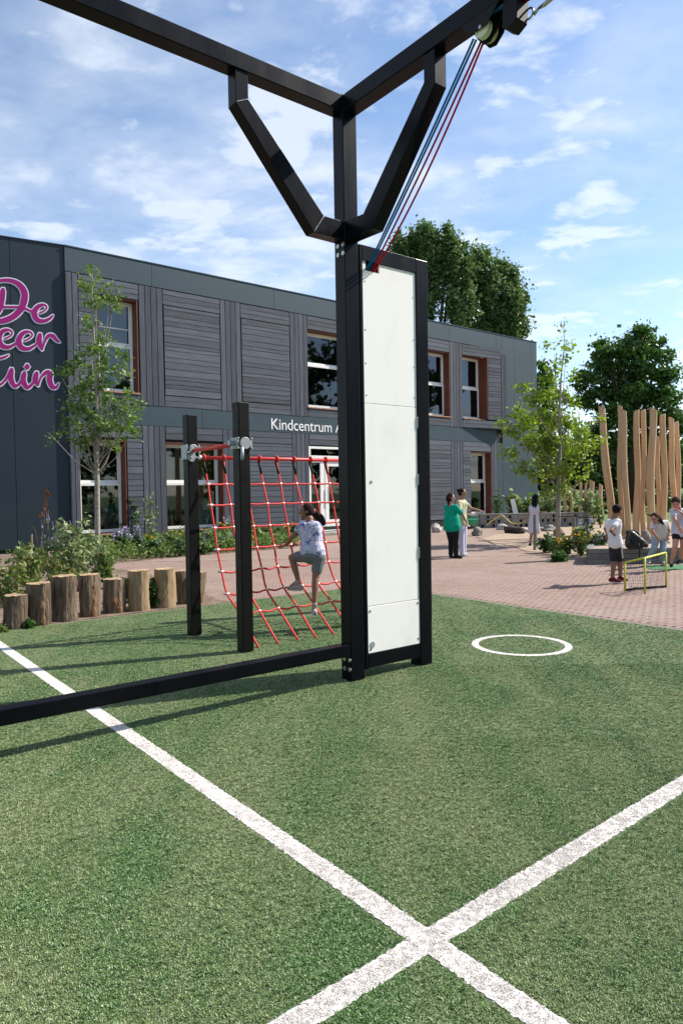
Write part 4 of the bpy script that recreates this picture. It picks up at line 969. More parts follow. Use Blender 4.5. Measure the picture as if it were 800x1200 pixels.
for (c, r) in LB[4:]:
    hz = max(1.35, c[2]*.62); zz_ = [t[2] for t in tr]; st = np.array([np.interp(hz, zz_, [t[0] for t in tr]), np.interp(hz, zz_, [t[1] for t in tr]), hz])
    lim.append(([st, st*.45+c*.55+np.array([0, 0, -.12]), c, c+(c-st)*.2], [.015, .010, .006, .003]))
branchy(RT, 'trunk', tr, [.075, .070, .062, .05, .036, .022, .012, .005], lim, m_trunk)
quads('crown', lobe_points(LB, 3300, clump=8, cr=.10), .075, l_birch, RT, aspect=1.3, upb=.4)
MB().tube([(0.02, 0, .83), (.5, -2.4, .86)], .012, 6).build('tie', m_blk, RT)
# big crowns behind
def bigtree(name, px, ybase, Y, lobes, lmat, dens, leaf, label, trunkr=.4, cl=.35, trunkm=m_trunkd, grp=None, st=(1, 1, 1)):
    b = at(px, 577, Y); b[2] = 0; T = thing(name, tuple(b), label, 'tree', grp)
    LBs = []
    for x, y, r in lobes: LBs.append((at(x, y, Y+random.uniform(-1, 1)*r/F*Y*.8)-b, r/F*Y))
    top = max(c[2]+r for c, r in LBs); cx_ = np.mean([c[0] for c, r in LBs])
    tr = [np.array([0, 0, -.1]), np.array([cx_*.3, 0, top*.3]), np.array([cx_*.8, 0, top*.6]), np.array([cx_, 0, top*.92])]
    lim = [([tr[1]*.4+tr[2]*.6 if c[2] > top*.5 else tr[1], (tr[1]+c)*.5, c], [trunkr*.4, trunkr*.25, trunkr*.08]) for c, r in LBs]
    branchy(T, 'trunk', tr, [trunkr, trunkr*.8, trunkr*.5, trunkr*.1], lim, trunkm)
    sub = []
    for c, r in LBs:
        for _ in range(7):
            d = rng.normal(size=3); d /= np.linalg.norm(d); sub.append((c+d*r*np.array(st)*.72, r*rng.uniform(.30, .5)))
    PP = []
    for c, r in sub:
        q = lobe_points([((0, 0, 0), r)], dens, clump=10, cr=cl*.4)*np.array(st)+c; PP.append(q)
    PP.append(lobe_points([(c, r*.8) for c, r in LBs], dens*.5, clump=10, cr=cl)); quads('crown', np.concatenate(PP), leaf, lmat, T, aspect=1.3, upb=.4); return T
pop = [(470,292,14),(463,312,16),(487,285,14),(480,305,18),(500,281,13),(508,300,18),(525,285,16),(524,279,10),(530,305,18),(500,325,22),(475,340,22),(525,335,24),(500,360,24),(470,370,20),(540,365,22),(548,320,16),(545,298,10)]
bigtree('poplar_tree', 505, 600, 56, pop, l_poplar, 1150, .17, 'big poplar with upright lobes behind the school roof, left one of the pair', .5, .42, grp='poplars behind the school', st=(.75, .75, 1.55))
pop2 = [(568,305,10),(565,320,15),(580,318,12),(588,312,8),(575,340,20),(595,335,14),(600,325,8),(600,352,15),(590,365,20),(607,368,12),(560,360,20),(553,335,18),(556,312,13),(545,345,18),(560,380,18),(540,385,18),(611,385,10),(600,388,14),(575,385,18),(614,352,6),(606,340,8)]
bigtree('poplar_tree', 585, 600, 58, pop2, l_poplar, 1150, .17, 'smaller poplar sloping down to the right above the school corner, right one of the pair', .45, .42, grp='poplars behind the school', st=(.75, .75, 1.55))
oak = [(752,388,9),(742,396,14),(760,400,14),(705,402,7),(712,412,12),(728,410,15),(748,418,18),(770,418,14),(700,425,12),(722,432,20),(750,440,20),(775,440,16),(788,436,8),(690,442,14),(705,455,18),(735,460,22),(765,465,20),(785,465,12),(682,452,8),(690,470,14),(715,485,20),(745,492,22),(775,492,18),(790,485,12),(797,500,12),(700,505,18),(725,515,18),(760,520,20),(790,525,15),(685,525,12),(700,540,12),(745,545,14),(785,548,14)]
bigtree('oak_tree', 742, 600, 48, oak, l_oak, 950, .165, 'large dark round crowned tree behind the tall wooden poles', .42, .36, st=(1.25, 1.25, .7))
sidet = [(634,428,6),(636,442,9),(645,452,9),(630,452,8),(640,468,12),(632,485,12),(648,490,12),(638,508,14),(650,520,10),(628,515,10),(640,535,12)]
bigtree('slender_tree', 638, 600, 52, sidet, leafmat('fresh_leaf', (.05, .11, .02), (.12, .20, .05), .3), 420, .22, 'mid green tree squeezed between the school corner and the birch', .25, .32)
# far wood as one mass: rows of crowns beyond the bank
P = []
for i in range(150):
    x = rng.uniform(-30, 95); y = rng.uniform(84, 100); h = rng.uniform(4.5, 8.0); r = rng.uniform(2.0, 3.6)
    for j in range(6): P.append(((x+rng.normal()*r*.6, y+rng.normal()*1.2, h*rng.uniform(.25, .95)), r*rng.uniform(.5, .9)))
quads('distant_wood', lobe_points(P, 60, clump=10, cr=.5), .42, l_hedge, kind='stuff', aspect=1.3)
P = []
for i in range(46):
    x = -70+i*3.2+rng.uniform(-1, 1); y = rng.uniform(-34, -28); h = rng.uniform(7, 13); r = rng.uniform(2.2, 3.4)
    for j in range(6): P.append(((x+rng.normal()*r*.5, y+rng.normal()*1.2, h*rng.uniform(.2, .95)), r*rng.uniform(.6, .9)))
for (x0_, y0_, h0_, r0_) in ((44, 18, 20, 5.5), (47, 8, 18, 5), (45, -4, 15, 5), (40, -14, 14, 4.5), (52, 28, 16, 5), (33, -22, 14, 4.5), (43, 13, 17, 4.5)):
    for j in range(16): P.append(((x0_+rng.normal()*r0_*.5, y0_+rng.normal()*r0_*.5, h0_*rng.uniform(.15, .92)), r0_*rng.uniform(.35, .6)))
quads('wood_behind_viewer', lobe_points(P, 40, clump=10, cr=.5), .5, l_hedge, kind='stuff', aspect=1.3)
P = []
for i in range(70):
    x = rng.uniform(9, 40); y = rng.uniform(46, 50)+x*.05; P.append(((x, y, rng.uniform(.3, 1.2)), rng.uniform(.5, .85)))
quads('hedge', lobe_points(P, 260, clump=8, cr=.16), .16, l_hedge, kind='stuff')

# ------------------------------------------------------------------ shrubs and flowers
def shrub(px, py, wpx, hpx, lm, label, leaf=.05, dens=700, name='shrub', cat='shrub', stems=5, flower=None, fl=.03, fn_=60, Y=None, grp=None, airy=1.0, stemm=None):
    b = gp(px, py) if Y is None else at(px, 577, Y); b[2] = 0; s = F/b[1]
    if px < 135 and wpx > 20: hpx *= 1.28; wpx *= 1.1; dens *= 2.4
    elif px > 625: dens *= 1.3; hpx *= 1.1
    W2 = wpx/s/2; Hh = hpx/s
    T = thing(name, tuple(b), label, cat, grp); mb = MB(); tips = []
    for i in range(stems*2):
        a = random.uniform(0, 6.28); q = random.random()**.6; tip = np.array([math.cos(a)*W2*q, math.sin(a)*min(W2, .6)*q, Hh*random.uniform(.55, 1.0)*(1-.25*q)])
        mb.tube([(tip[0]*.1, tip[1]*.1, 0), tip*np.array([.45, .45, .55]), tip], [.008, .006, .003], 5); tips.append(tip)
    mb.build('stem', stemm or m_stem, T, smooth=True)
    L = []
    for tip in tips:
        for f in (.35, .6, .8, .97):
            L.append((tip*np.array([f*.9, f*.9, f]), min(W2, Hh)*.30*airy))
    quads('foliage', lobe_points(L, dens/len(tips)*3, clump=5, cr=leaf*.7), leaf, lm, T, aspect=1.7, upb=.5)
    if flower:
        pts = []
        for tip in tips:
            for j in range(max(1, fn_//len(tips))):
                c = tip*random.uniform(.75, 1.08)+np.array([random.gauss(0, W2*.25), random.gauss(0, .1), 0])
                if flower in ('spike',): pts += [c+np.array([random.gauss(0, .008), random.gauss(0, .008), k*.022]) for k in range(9)]
                else: pts += [c+np.array([random.gauss(0, .012), random.gauss(0, .012), random.gauss(0, .006)]) for k in range(4)]
        quads('bloom', pts, fl, {'spike': l_lav}.get(flower, flower), T, aspect=1.1, kind='stuff')
    return T
# bed behind the stumps
shrub(8, 712, 60, 55, l_red, 'reddening shrub at the left picture edge above the low stumps', .055, 900)
shrub(38, 705, 40, 62, l_red, 'loose shrub with bronze tinted leaves below the lettered wall', .055, 700)
shrub(64, 698, 46, 52, l_red, 'bushy reddish green shrub behind the widest stump', .05, 1100)
shrub(92, 694, 60, 74, l_grey, 'tall pale variegated shrub left of the young tree trunk', .05, 1900)
shrub(112, 690, 40, 62, l_grey, 'pale variegated shrub wrapped round the young tree trunk', .05, 1300)
shrub(128, 690, 26, 40, l_shrub, 'small yellow green shrub right of the young tree trunk', .05, 500)
shrub(30, 680, 46, 38, l_dark, 'low dark green shrub at the foot of the end wall', .045, 900)
shrub(52, 672, 36, 26, l_dark, 'feathery dark green clump under the lavender', .04, 700)
shrub(62, 668, 34, 55, l_dark, 'lavender clump with tall pale spikes in front of the end wall', .04, 700, 'lavender_clump', 'lavender', flower='spike', fl=.03, fn_=30)
shrub(35, 737, 9, 9, l_dark, 'tiny green weed between the two lowest stumps', .03, 120)
shrub(158, 706, 34, 34, l_dark, 'willowy twig plant with narrow leaves behind the peeled stumps', .06, 300, airy=1.2)
shrub(182, 712, 30, 36, l_dark, 'narrow leaved plant hanging over the ridged peeled stump', .06, 320, airy=1.2)
shrub(2, 742, 8, 6, l_shrub, 'small weed at the left picture edge in front of the stumps', .03, 120)
# dry tall stalks
b = gp(47, 676); T = thing('dry_stalk', tuple(b), 'tall bare stalk with rusty seed heads against the dark end wall', 'plant'); 
q = [at(x, y, b[1])-b for x, y in ((47, 676), (48, 640), (52, 610), (54, 585), (53, 576))]; q[0][2] = 0; MB().tube(q, [.008, .007, .006, .004, .003], 5).build('stem', m_stem, T, smooth=True)
q2 = [at(x, y, b[1])-b for x, y in ((47, 650), (42, 622), (35, 612))]; MB().tube(q2, [.005, .004, .003], 5).build('stem', m_stem, T, smooth=True)
q2 = [at(x, y, b[1])-b for x, y in ((48, 648), (56, 620), (57, 598))]; MB().tube(q2, [.005, .004, .003], 5).build('stem', m_stem, T, smooth=True)
quads('seed_head', [at(random.gauss(x, 1.4), random.gauss(y, 1.6), b[1])-b for x, y in ((54, 577), (55, 582), (53, 590), (52, 597), (49, 603), (56, 579)) for _ in range(14)], .03, l_rust, T)
# facade flower bed: individual clumps plus ground cover
def strew(poly, n):
    poly = np.array(poly); lo, hi = poly.min(0), poly.max(0); out = []
    while len(out) < n:
        q = rng.uniform(lo, hi); ins = False; j = len(poly)-1
        for i in range(len(poly)):
            if ((poly[i][1] > q[1]) != (poly[j][1] > q[1])) and (q[0] < (poly[j][0]-poly[i][0])*(q[1]-poly[i][1])/(poly[j][1]-poly[i][1])+poly[i][0]): ins = not ins
            j = i
        if ins: out.append(q)
    return np.array(out)
FBp = [tuple(p[:2]) for p in bf] + [tuple(fo+fd*8.7+fn*.2), tuple(fo+fd*.3+fn*.3)]
cvr = strew(FBp, 1300)
P = [((x, y, rng.uniform(.08, .34)), .17) for x, y in cvr]
quads('ground_cover', lobe_points(P, 620, clump=6, cr=.06), .055, l_shrub, kind='stuff')
xs_ = [(140,652,'d','spike'),(150,648,'s','spike'),(160,652,'d','spike'),(172,648,'s',l_yellow),(178,654,'d',l_lav),(190,650,'s',l_purple),(200,648,'d',l_purple),(205,640,'s',l_yellow),(212,652,'d',l_purple),(228,648,'s',l_yellow),(236,650,'d',l_lav),(246,646,'s',l_lav),(256,646,'d',l_lav),(266,645,'s',l_lav),(276,643,'d',l_lav),(262,636,'s',l_yellow),(300,641,'s',l_yellow),(308,637,'d',l_purple),(318,636,'s',l_purple),(328,637,'d',l_purple),(338,634,'s',l_yellow),(346,636,'d',None),(352,632,'s',l_yellow),(145,640,'s','spike'),(165,638,'d','spike'),(182,636,'s','spike'),(220,638,'s',l_yellow),(270,634,'s','spike'),(290,636,'d','spike')]
cn = {'d': ('dark green', l_dark), 's': ('yellow green', l_shrub)}
for i, (x, y, c, fl_) in enumerate(xs_):
    what = 'lavender spikes' if isinstance(fl_, str) else ('no flowers' if fl_ is None else ('yellow flowers' if fl_ is l_yellow else ('dark purple flowers' if fl_ is l_purple else 'small violet flowers')))
    spot = ['just right of the young tree trunk', 'right of the clump by the young tree', 'below the first boards', 'below the thin board plant', 'nearest the paving between the windows', 'beside the spindliest plant', 'at the wall left of the second window', 'under the left corner of the second window', 'at the front edge before the second window',
            'just left of the first net post', 'just right of the first net post', 'in the front row left of the net edge', 'in the front row at the net edge', 'in the front row before the second net post', 'touching the second net post', 'under the right corner of the second window',
            'right of the second net post', 'behind the third net rope', 'behind the fourth net rope', 'behind the fifth net rope', 'left of the climbing girl', 'behind the girl arm', 'at the door end of the bed', 'far left of the back row by the first window', 'in the back row right of the first window', 'in the back row beside the tall spindly plant', 'in the back row behind the first net post', 'in the back row below the window corner', 'in the back row behind the second net post'][i]
    shrub(x, y, 17, 24 if fl_ != 'spike' else 32, cn[c][1], f'{cn[c][0]} clump with {what}, {spot}', .06, 420, 'flower_clump', 'flowers', flower=fl_, fl=.05 if fl_ is not l_yellow else .07, fn_=26 if fl_ is not l_yellow else 12, grp='flower clumps along the facade')
shrub(157, 640, 14, 74, l_dark, 'tall thin plant against the boards left of the second window', .07, 130, airy=.35, stems=2)
shrub(179, 642, 18, 84, l_grey, 'tallest spindly plant against the upright boards', .07, 220, airy=.4, stems=2)
shrub(294, 636, 12, 40, l_dark, 'spindly plant beside the door behind the second net post', .07, 130, airy=.4, stems=2)
# shrubs by the block wall
shrub(583, 606, 17, 45, l_dark, 'upright conifer like shrub against the right end of the school', .07, 900, Y=33)
shrub(601, 606, 22, 42, l_shrub, 'glossy laurel bush left of the white board, above the block wall', .13, 700, Y=32.5); shrub(618, 606, 20, 42, l_shrub, 'glossy laurel bush right of the white board, above the block wall', .13, 700, Y=32.5)
shrub(645, 606, 24, 44, l_grey, 'pale leaved shrub behind the birch trunk', .12, 500, Y=33); shrub(664, 610, 22, 46, l_grey, 'pale leaved shrub between birch and carved posts', .12, 450, Y=33)
shrub(690, 612, 24, 40, l_grey, 'pale shrub at the right end of the block wall', .12, 420, Y=31); shrub(703, 618, 22, 36, l_shrub, 'feathery green shrub left of the leftmost tall pole', .07, 800, Y=29)
shrub(672, 606, 30, 34, l_dark, 'dark green shrub behind the right half of the block wall', .10, 700, Y=34); shrub(632, 606, 26, 34, l_dark, 'dark green shrub behind the girl in the white dress', .10, 700, Y=34)
shrub(532, 620, 14, 18, l_grey, 'grey tufted plant at the facade behind the woman in green', .06, 300); shrub(560, 618, 16, 20, l_grey, 'grey tufted plant beside the green tub', .07, 250)
# birch foot planting
for x, y, w, h, lm, f, lb in ((638,648,18,26,l_dark,l_purple,'purple salvia clump left of the birch trunk'),(650,650,16,18,l_shrub,None,'low green clump at the foot of the birch'),(664,652,20,26,l_shrub,l_yellow,'yellow green clump in front of the second stake'),(680,652,22,34,l_shrub,l_yellow,'tall yellow green clump right of the second stake'),(693,650,18,28,l_dark,l_purple,'purple flowered clump beside the grey timber'),(686,640,18,34,l_dark,'spike','lavender behind the yellow green clump'),(655,658,18,10,l_dark,None,'flat dark creeping clump at the sand edge'),(704,645,18,22,l_dark,l_purple,'dark flowering clump behind the boy')):
    shrub(x, y, w, h, lm, lb, .055, 600, 'flower_clump', 'flowers', flower=f, fl=.04, fn_=30)

# ------------------------------------------------------------------ people
def skinmat(n, c): return mat(n, c, .55, noise=12, c2=tuple(x*.85 for x in c), spec=.4)
sk_light = skinmat('fair_skin', (.50, .27, .19)); sk_mid = skinmat('tanned_skin', (.36, .18, .115)); sk_brown = skinmat('brown_skin', (.26, .125, .08))
h_dark = mat('dark_brown_hair', (.012, .007, .005), .5, noise=60, c2=(.026, .015, .010), stretch=(1, 1, .2), bump=(90, .6, .006)); h_black = mat('black_hair', (.005, .0045, .005), .42, noise=60, c2=(.011, .010, .010), stretch=(1, 1, .2), bump=(90, .6, .006)); h_brown = mat('brown_hair', (.055, .030, .017), .5, noise=60, c2=(.028, .016, .011), bump=(90, .6, .006))
def cloth(n, c, c2=None, noise=6): return mat(n, c, .85, noise=noise, c2=c2 or tuple(x*.88 for x in c), bump=(14, .5, .02), spec=.2)
for _m in (h_dark, h_black, h_brown):
    _b = _m.node_tree.nodes['Principled BSDF']; _b.inputs['Specular IOR Level'].default_value = .12
    for _l in list(_b.inputs['Roughness'].links): _m.node_tree.links.remove(_l)
    _b.inputs['Roughness'].default_value = .75
m_eye = mat('eye_dark', (.012, .01, .01), .3); m_lip = mat('lip', (.36, .10, .09), .5)
def cap(p0, p1, r0, r1, k=12):
    p0, p1 = np.array(p0, float), np.array(p1, float); d = p1-p0; L = np.linalg.norm(d)+1e-6; d = d/L; P = []; R_ = []
    for a in (-90, -60, -30, 0): w = math.radians(a); P.append(p0+d*r0*math.sin(w)); R_.append(max(r0*math.cos(w), r0*.05))
    for a in (0, 30, 60, 90): w = math.radians(a); P.append(p1+d*r1*math.sin(w)); R_.append(max(r1*math.cos(w), r1*.05))
    return ('t', P, R_, k)
def ell(c, r, ax=None): return ('e', c, r, ax)
def blob(name, parts, vox, m, parent, org, smooth=4):
    mb = MB()
    for p in parts:
        if p[0] == 't': mb.tube(p[1], p[2], p[3])
        else:
            _, c, r, ax = p; ax = ax or (np.eye(3)); ax = np.array(ax); o = len(mb.v); K_, J = 14, 9
            for j in range(1, J):
                t = math.pi*j/J
                for i in range(K_):
                    w = 2*math.pi*i/K_; v = np.array([math.sin(t)*math.cos(w)*r[0], math.sin(t)*math.sin(w)*r[1], math.cos(t)*r[2]]); mb.v.append(tuple(np.array(c)+ax[0]*v[0]+ax[1]*v[1]+ax[2]*v[2]))
            a = len(mb.v); mb.v.append(tuple(np.array(c)+ax[2]*r[2])); mb.v.append(tuple(np.array(c)-ax[2]*r[2]))
            for j in range(J-2):
                for i in range(K_): mb.f.append((o+j*K_+i, o+(j+1)*K_+i, o+(j+1)*K_+(i+1) % K_, o+j*K_+(i+1) % K_)); mb.m.append(0)
            for i in range(K_): mb.f.append((a, o+i, o+(i+1) % K_)); mb.f.append((a+1, o+(J-2)*K_+(i+1) % K_, o+(J-2)*K_+i)); mb.m += [0, 0]
    t_ = mb.build('tmp', m, org=org)
    import bmesh
    bm = bmesh.new(); bm.from_mesh(t_.data); bmesh.ops.recalc_face_normals(bm, faces=bm.faces); bm.to_mesh(t_.data); bm.free()
    r_ = t_.modifiers.new('r', 'REMESH'); r_.mode = 'VOXEL'; r_.voxel_size = vox
    s_ = t_.modifiers.new('s', 'SMOOTH'); s_.factor = .5; s_.iterations = smooth
    bpy.context.view_layer.update(); me = bpy.data.meshes.new_from_object(t_.evaluated_get(bpy.context.evaluated_depsgraph_get())); me.name = name
    bpy.data.objects.remove(t_); me.polygons.foreach_set('use_smooth', [True]*len(me.polygons)); me.materials.clear(); me.materials.append(m)
    o = bpy.data.objects.new(name, me); COL.objects.link(o); o.parent = parent; return o
def nrm(v): v = np.array(v, float); return v/(np.linalg.norm(v)+1e-9)
def hand(parts, wr, d, up, s, curl=.4, side=1):
    """palm, thumb and four fingers, d = pointing direction, up = back of hand"""
    d = nrm(d); up = nrm(up-np.dot(up, d)*d); sd = np.cross(d, up)*side; L = .085*s
    for q in (-.022, 0, .022): parts.append(cap(wr+sd*q*s*.6, wr+d*L+sd*q*s, .015*s, .013*s, 8))
    for i, (q, ln) in enumerate(((-.030, .060), (-.010, .072), (.010, .067), (.029, .052))):
        b = wr+d*L+sd*q*s; d1 = nrm(d-up*curl*.6); m1 = b+d1*ln*.5*s; d2 = nrm(d-up*curl*2.0); parts.append(cap(b, m1, .0095*s, .0088*s, 7)); parts.append(cap(m1, m1+d2*ln*.5*s, .0088*s, .0075*s, 7))
    b = wr+d*L*.35-sd*.028*s; e = b+nrm(d-sd*.9-up*.3)*.04*s; parts.append(cap(b, e, .012*s, .0105*s, 7)); parts.append(cap(e, e+nrm(d-sd*.2-up*.3)*.03*s, .0105*s, .0085*s, 7))
def person(label, J, s, skin, fdir, upd, top, bottom, shoe, hair, vox=.008, girth=1., handcurl=(.5, .5), sleeve=.5, shirt_len=1., dress=None, long_=False, extra=None, handdir=None, handup=None):
    """J: joints in world space. s: size against a 1.7 m adult."""
    J = {k: np.array(v, float) for k, v in J.items()}; g = np.array([(J['anL'][0]+J['anR'][0])/2, (J['anL'][1]+J['anR'][1])/2, 0.]); T = thing('person', tuple(g), label, 'person')
    fd_ = nrm(fdir); up = nrm(np.array(upd)-np.dot(upd, fd_)*fd_); rt = np.cross(fd_, up); ax = (rt, fd_, up); H = J['head']
    hs = J.get('hs', np.array(1.0))*s; hs = float(hs)
    B = [ell(H, (.074*hs, .092*hs, .108*hs), ax), ell(H-up*.045*hs+fd_*.022*hs, (.056*hs, .062*hs, .066*hs), ax), cap(H-up*.03*hs-fd_*.015*hs, J['neck'], .052*hs, .055*hs)]
    B += [cap(H+fd_*.085*hs+up*.008*hs, H+fd_*.104*hs-up*.018*hs, .009*hs, .013*hs, 8), ell(H-up*.10*hs+fd_*.062*hs, (.026*hs, .022*hs, .02*hs), ax)]
    for sg in (-1, 1): B.append(ell(H+rt*sg*.076*hs-fd_*.008*hs-up*.005*hs, (.010*hs, .018*hs, .030*hs), ax))
    shm = (J['shL']+J['shR'])/2; hpm = (J['hipL']+J['hipR'])/2; sx = nrm(J['shR']-J['shL']); hx = nrm(J['hipR']-J['hipL']); w = shm*.42+hpm*.58
    gs = girth*s
    def torso(e, gz=1.):
        P = []
        for q in (-1, 1):
            P.append(cap(shm+sx*q*.085*s-nrm(shm-hpm)*.05*s, w+hx*q*.055*s*girth, .095*s*gz+e, .088*gs*gz+e)); P.append(cap(w+hx*q*.055*s*girth, hpm+hx*q*.07*gs+nrm(shm-hpm)*.02*s, .088*gs*gz+e, .105*gs*gz+e))
        P.append(cap(J['shL'], J['shR'], .056*s+e, .056*s+e)); P.append(cap(J['neck']*(.85 if e else 1)*1.0+shm*(.15 if e else 0) if not e else J['neck']*.35+shm*.65, shm, .055*s+e*.5, .07*s+e)); return P
    B += torso(0)
    for q in 'LR':
        B += [cap(J['sh'+q], J['el'+q], .047*s, .037*s), cap(J['el'+q], J['ha'+q], .038*s, .025*s)]
        i = 0 if q == 'L' else 1; hd = (handdir or {}).get(q, nrm(J['ha'+q]-J['el'+q])); hu = (handup or {}).get(q, np.array([0, 0, 1.]) if abs(nrm(hd)[2]) < .8 else -fd_)
        hand(B, J['ha'+q], hd, np.array(hu, float), s, handcurl[i], 1 if q == 'R' else -1)
        B += [cap(J['hip'+q], J['kn'+q], .082*gs, .056*s), cap(J['kn'+q], J['kn'+q]*.65+J['an'+q]*.35, .054*s, .054*s), cap(J['kn'+q]*.65+J['an'+q]*.35, J['an'+q], .054*s, .034*s), cap(J['an'+q], J['toe'+q]*.8+J['an'+q]*.2-np.array([0, 0, .01*s]), .036*s, .026*s)]
    blob('body', B, vox, skin, T, g, 3)
    for sg in (-1, 1):
        MB().tube([H+fd_*.082*hs+rt*sg*.031*hs+up*.012*hs, H+fd_*.090*hs+rt*sg*.031*hs+up*.012*hs], [.011*hs, .006*hs], 8).build('eye', m_eye, T, org=g)
        MB().tube([H+fd_*.083*hs+rt*sg*.018*hs+up*.032*hs, H+fd_*.083*hs+rt*sg*.046*hs+up*.03*hs], .004*hs, 6).build('eyebrow', hair[0], T, org=g)
    MB().tube([H+fd_*.083*hs-rt*.02*hs-up*.057*hs, H+fd_*.090*hs-up*.058*hs, H+fd_*.083*hs+rt*.02*hs-up*.057*hs], [.003*hs, .0065*hs, .003*hs], 7).build('mouth', m_lip, T, org=g)
    # hair
    HP = [ell(H+up*.022*hs-fd_*.022*hs, (.083*hs, .092*hs, .100*hs), ax)] + hair[1](H, fd_, up, rt, hs)
    blob('hair', HP, vox*.9, hair[0], T, g, 3)
    # top
    P = torso(.014*s, 1.02)
    if shirt_len < .95: P = [q for i_, q in enumerate(P) if i_ not in (1, 3)]
    if dress:
        for q in (-1, 0, 1): P.append(cap(hpm+hx*q*.075*s, hpm-np.array([0, 0, dress*s])+hx*q*.13*s, .115*s, .085*s))
    else: P += [cap(hpm+hx*q*.06*gs+nrm(shm-hpm)*.18*s, hpm+hx*q*.072*gs-nrm(shm-hpm)*(shirt_len-1)*s, .112*gs, .126*gs) for q in (-1, 0, 1)]
    for q in 'LR': e = J['sh'+q]+(J['el'+q]-J['sh'+q])*sleeve; P.append(cap(J['sh'+q], e, .062*s, .060*s*(1.15 if girth > 1.15 else 1)))
    blob('dress' if dress else 'shirt', P, vox, top, T, g, 4)
    # bottom
    if bottom is not None:
        P = [cap(hpm+hx*.065*gs, hpm-hx*.065*gs, .118*gs, .118*gs), cap(hpm+nrm(shm-hpm)*.06*s-hx*.05*gs, hpm+nrm(shm-hpm)*.06*s+hx*.05*gs, .108*gs, .108*gs)]
        for q in 'LR':
            if long_: P += [cap(J['hip'+q], J['kn'+q], .097*gs, .074*s), cap(J['kn'+q], J['an'+q]+np.array([0, 0, .02*s]), .073*s, .06*s)]
            else: P.append(cap(J['hip'+q], J['hip'+q]+(J['kn'+q]-J['hip'+q])*bottom[1], .098*gs, .084*s))
        blob('trousers' if long_ else 'shorts', P, vox, bottom[0], T, g, 3)
    for q in 'LR':
        t = nrm(J['toe'+q]-J['an'+q]+np.array([0, 0, 0])); a = J['an'+q]; tt = J['toe'+q]; hl = a-(tt-a)*np.array([.25, .25, 0])+np.array([0, 0, tt[2]-a[2]])
        so_ = blob('shoe', [cap(hl+np.array([0, 0, .015*s]), tt*.6+hl*.4+np.array([0, 0, .016*s]), .040*s, .040*s), cap(tt*.6+hl*.4+np.array([0, 0, .012*s]), tt*.92+hl*.08, .042*s, .030*s), cap(a+np.array([0, 0, -.01*s]), hl*.5+tt*.5+np.array([0, 0, .03*s]), .042*s, .036*s)], vox, shoe[0], T, g, 3)
        MB().tube([hl+np.array([0, 0, -.028*s]), hl*.5+tt*.5+np.array([0, 0, -.028*s]), tt+np.array([0, 0, -.026*s])], [.036*s, .040*s, .028*s], 10, flat=.4).build('sole', shoe[1], so_, org=g)
    if extra: extra(T, J, g, H, fd_, up, rt, hs)
    return T
def JJ(base, d):      # {name:(px,py,depth offset)}
    return {k: (at(v[0], v[1], base+v[2]) if isinstance(v, tuple) else v) for k, v in d.items()}
w_sole = mat('white_sole', (.6, .6, .58), .6); b_sole = mat('dark_sole', (.03, .03, .03), .6)

# the climbing girl: joints measured in planes parallel to the net
A3 = np.array([.788, .616, 0]); B3 = np.array([.616, -.788, 0]); NLv = np.array(NL)
def jn(zx, zy, b): return onplane(320+zx/7.5, 570+zy/7.5, NLv+B3*b, B3)
GJ = {'head': jn(292, 222, .60), 'neck': jn(322, 292, .66), 'shL': jn(262, 335, .60), 'shR': jn(382, 345, .76), 'hs': 1.10, 'elL': jn(165, 448, .56), 'haL': jn(122, 508, .40),
      'elR': jn(330, 480, .48), 'haR': jn(245, 498, .38), 'hipL': jn(300, 610, .72), 'hipR': jn(405, 625, .84), 'knL': jn(165, 625, .52), 'knR': jn(372, 800, .84),
      'anL': jn(222, 832, .62), 'toeL': jn(128, 893, .50), 'anR': jn(364, 1032, .90), 'toeR': jn(352, 1085, .72)}
def hair_pony(H, f, u, r, s):
    P = [ell(H-f*.03*s-u*.01*s, (.088*s, .09*s, .095*s), (r, f, u))]
    b = H-f*.12*s-u*.015*s; q = b-f*.06*s-u*.09*s; P += [cap(H-f*.06*s, b, .06*s, .03*s), cap(b, q, .045*s, .062*s), cap(q, q-u*.06*s-f*.03*s, .062*s, .05*s)]
    for i in range(7): a = q+np.array([random.gauss(0, .028), random.gauss(0, .028), random.gauss(-.02, .03)])*s; P.append(ell(a, (.03*s, .03*s, .03*s)))
    return P
def scrunchie(T, J, g, H, f, u, r, s):
    c = H-f*.115*s-u*.012*s; MB().tube([c+(u*math.cos(w)+r*math.sin(w))*.036*s for w in np.linspace(0, 6.28, 12)], .011*s, 6, cap=False).build('scrunchie', mat('pink_scrunchie', (.7, .22, .22), .8), T, org=g)
m_floral = bpy.data.materials.new('floral_shirt'); m_floral.use_nodes = True; nt = m_floral.node_tree; p = nt.nodes['Principled BSDF']; p.inputs['Roughness'].default_value = .85
tcn = N(nt, 'ShaderNodeTexCoord'); vn = N(nt, 'ShaderNodeTexNoise', inp={'Scale': 15, 'Detail': 3, 'Roughness': .6}); nt.links.new(tcn.outputs['Object'], vn.inputs['Vector'])
cr_ = nt.nodes.new('ShaderNodeValToRGB'); cr_.color_ramp.interpolation = 'LINEAR'; els = cr_.color_ramp.elements
els[0].position = .30; els[0].color = (.10, .13, .32, 1); els[1].position = .68; els[1].color = (.45, .20, .35, 1)
for ps, c in ((.40, (.14, .16, .34, 1)), (.46, (.66, .65, .72, 1)), (.54, (.26, .28, .50, 1)), (.59, (.74, .70, .76, 1))): e = els.new(ps); e.color = c
nt.links.new(vn.outputs[0], cr_.inputs[0]); nt.links.new(cr_.outputs[0], p.inputs['Base Color'])
away = -B3
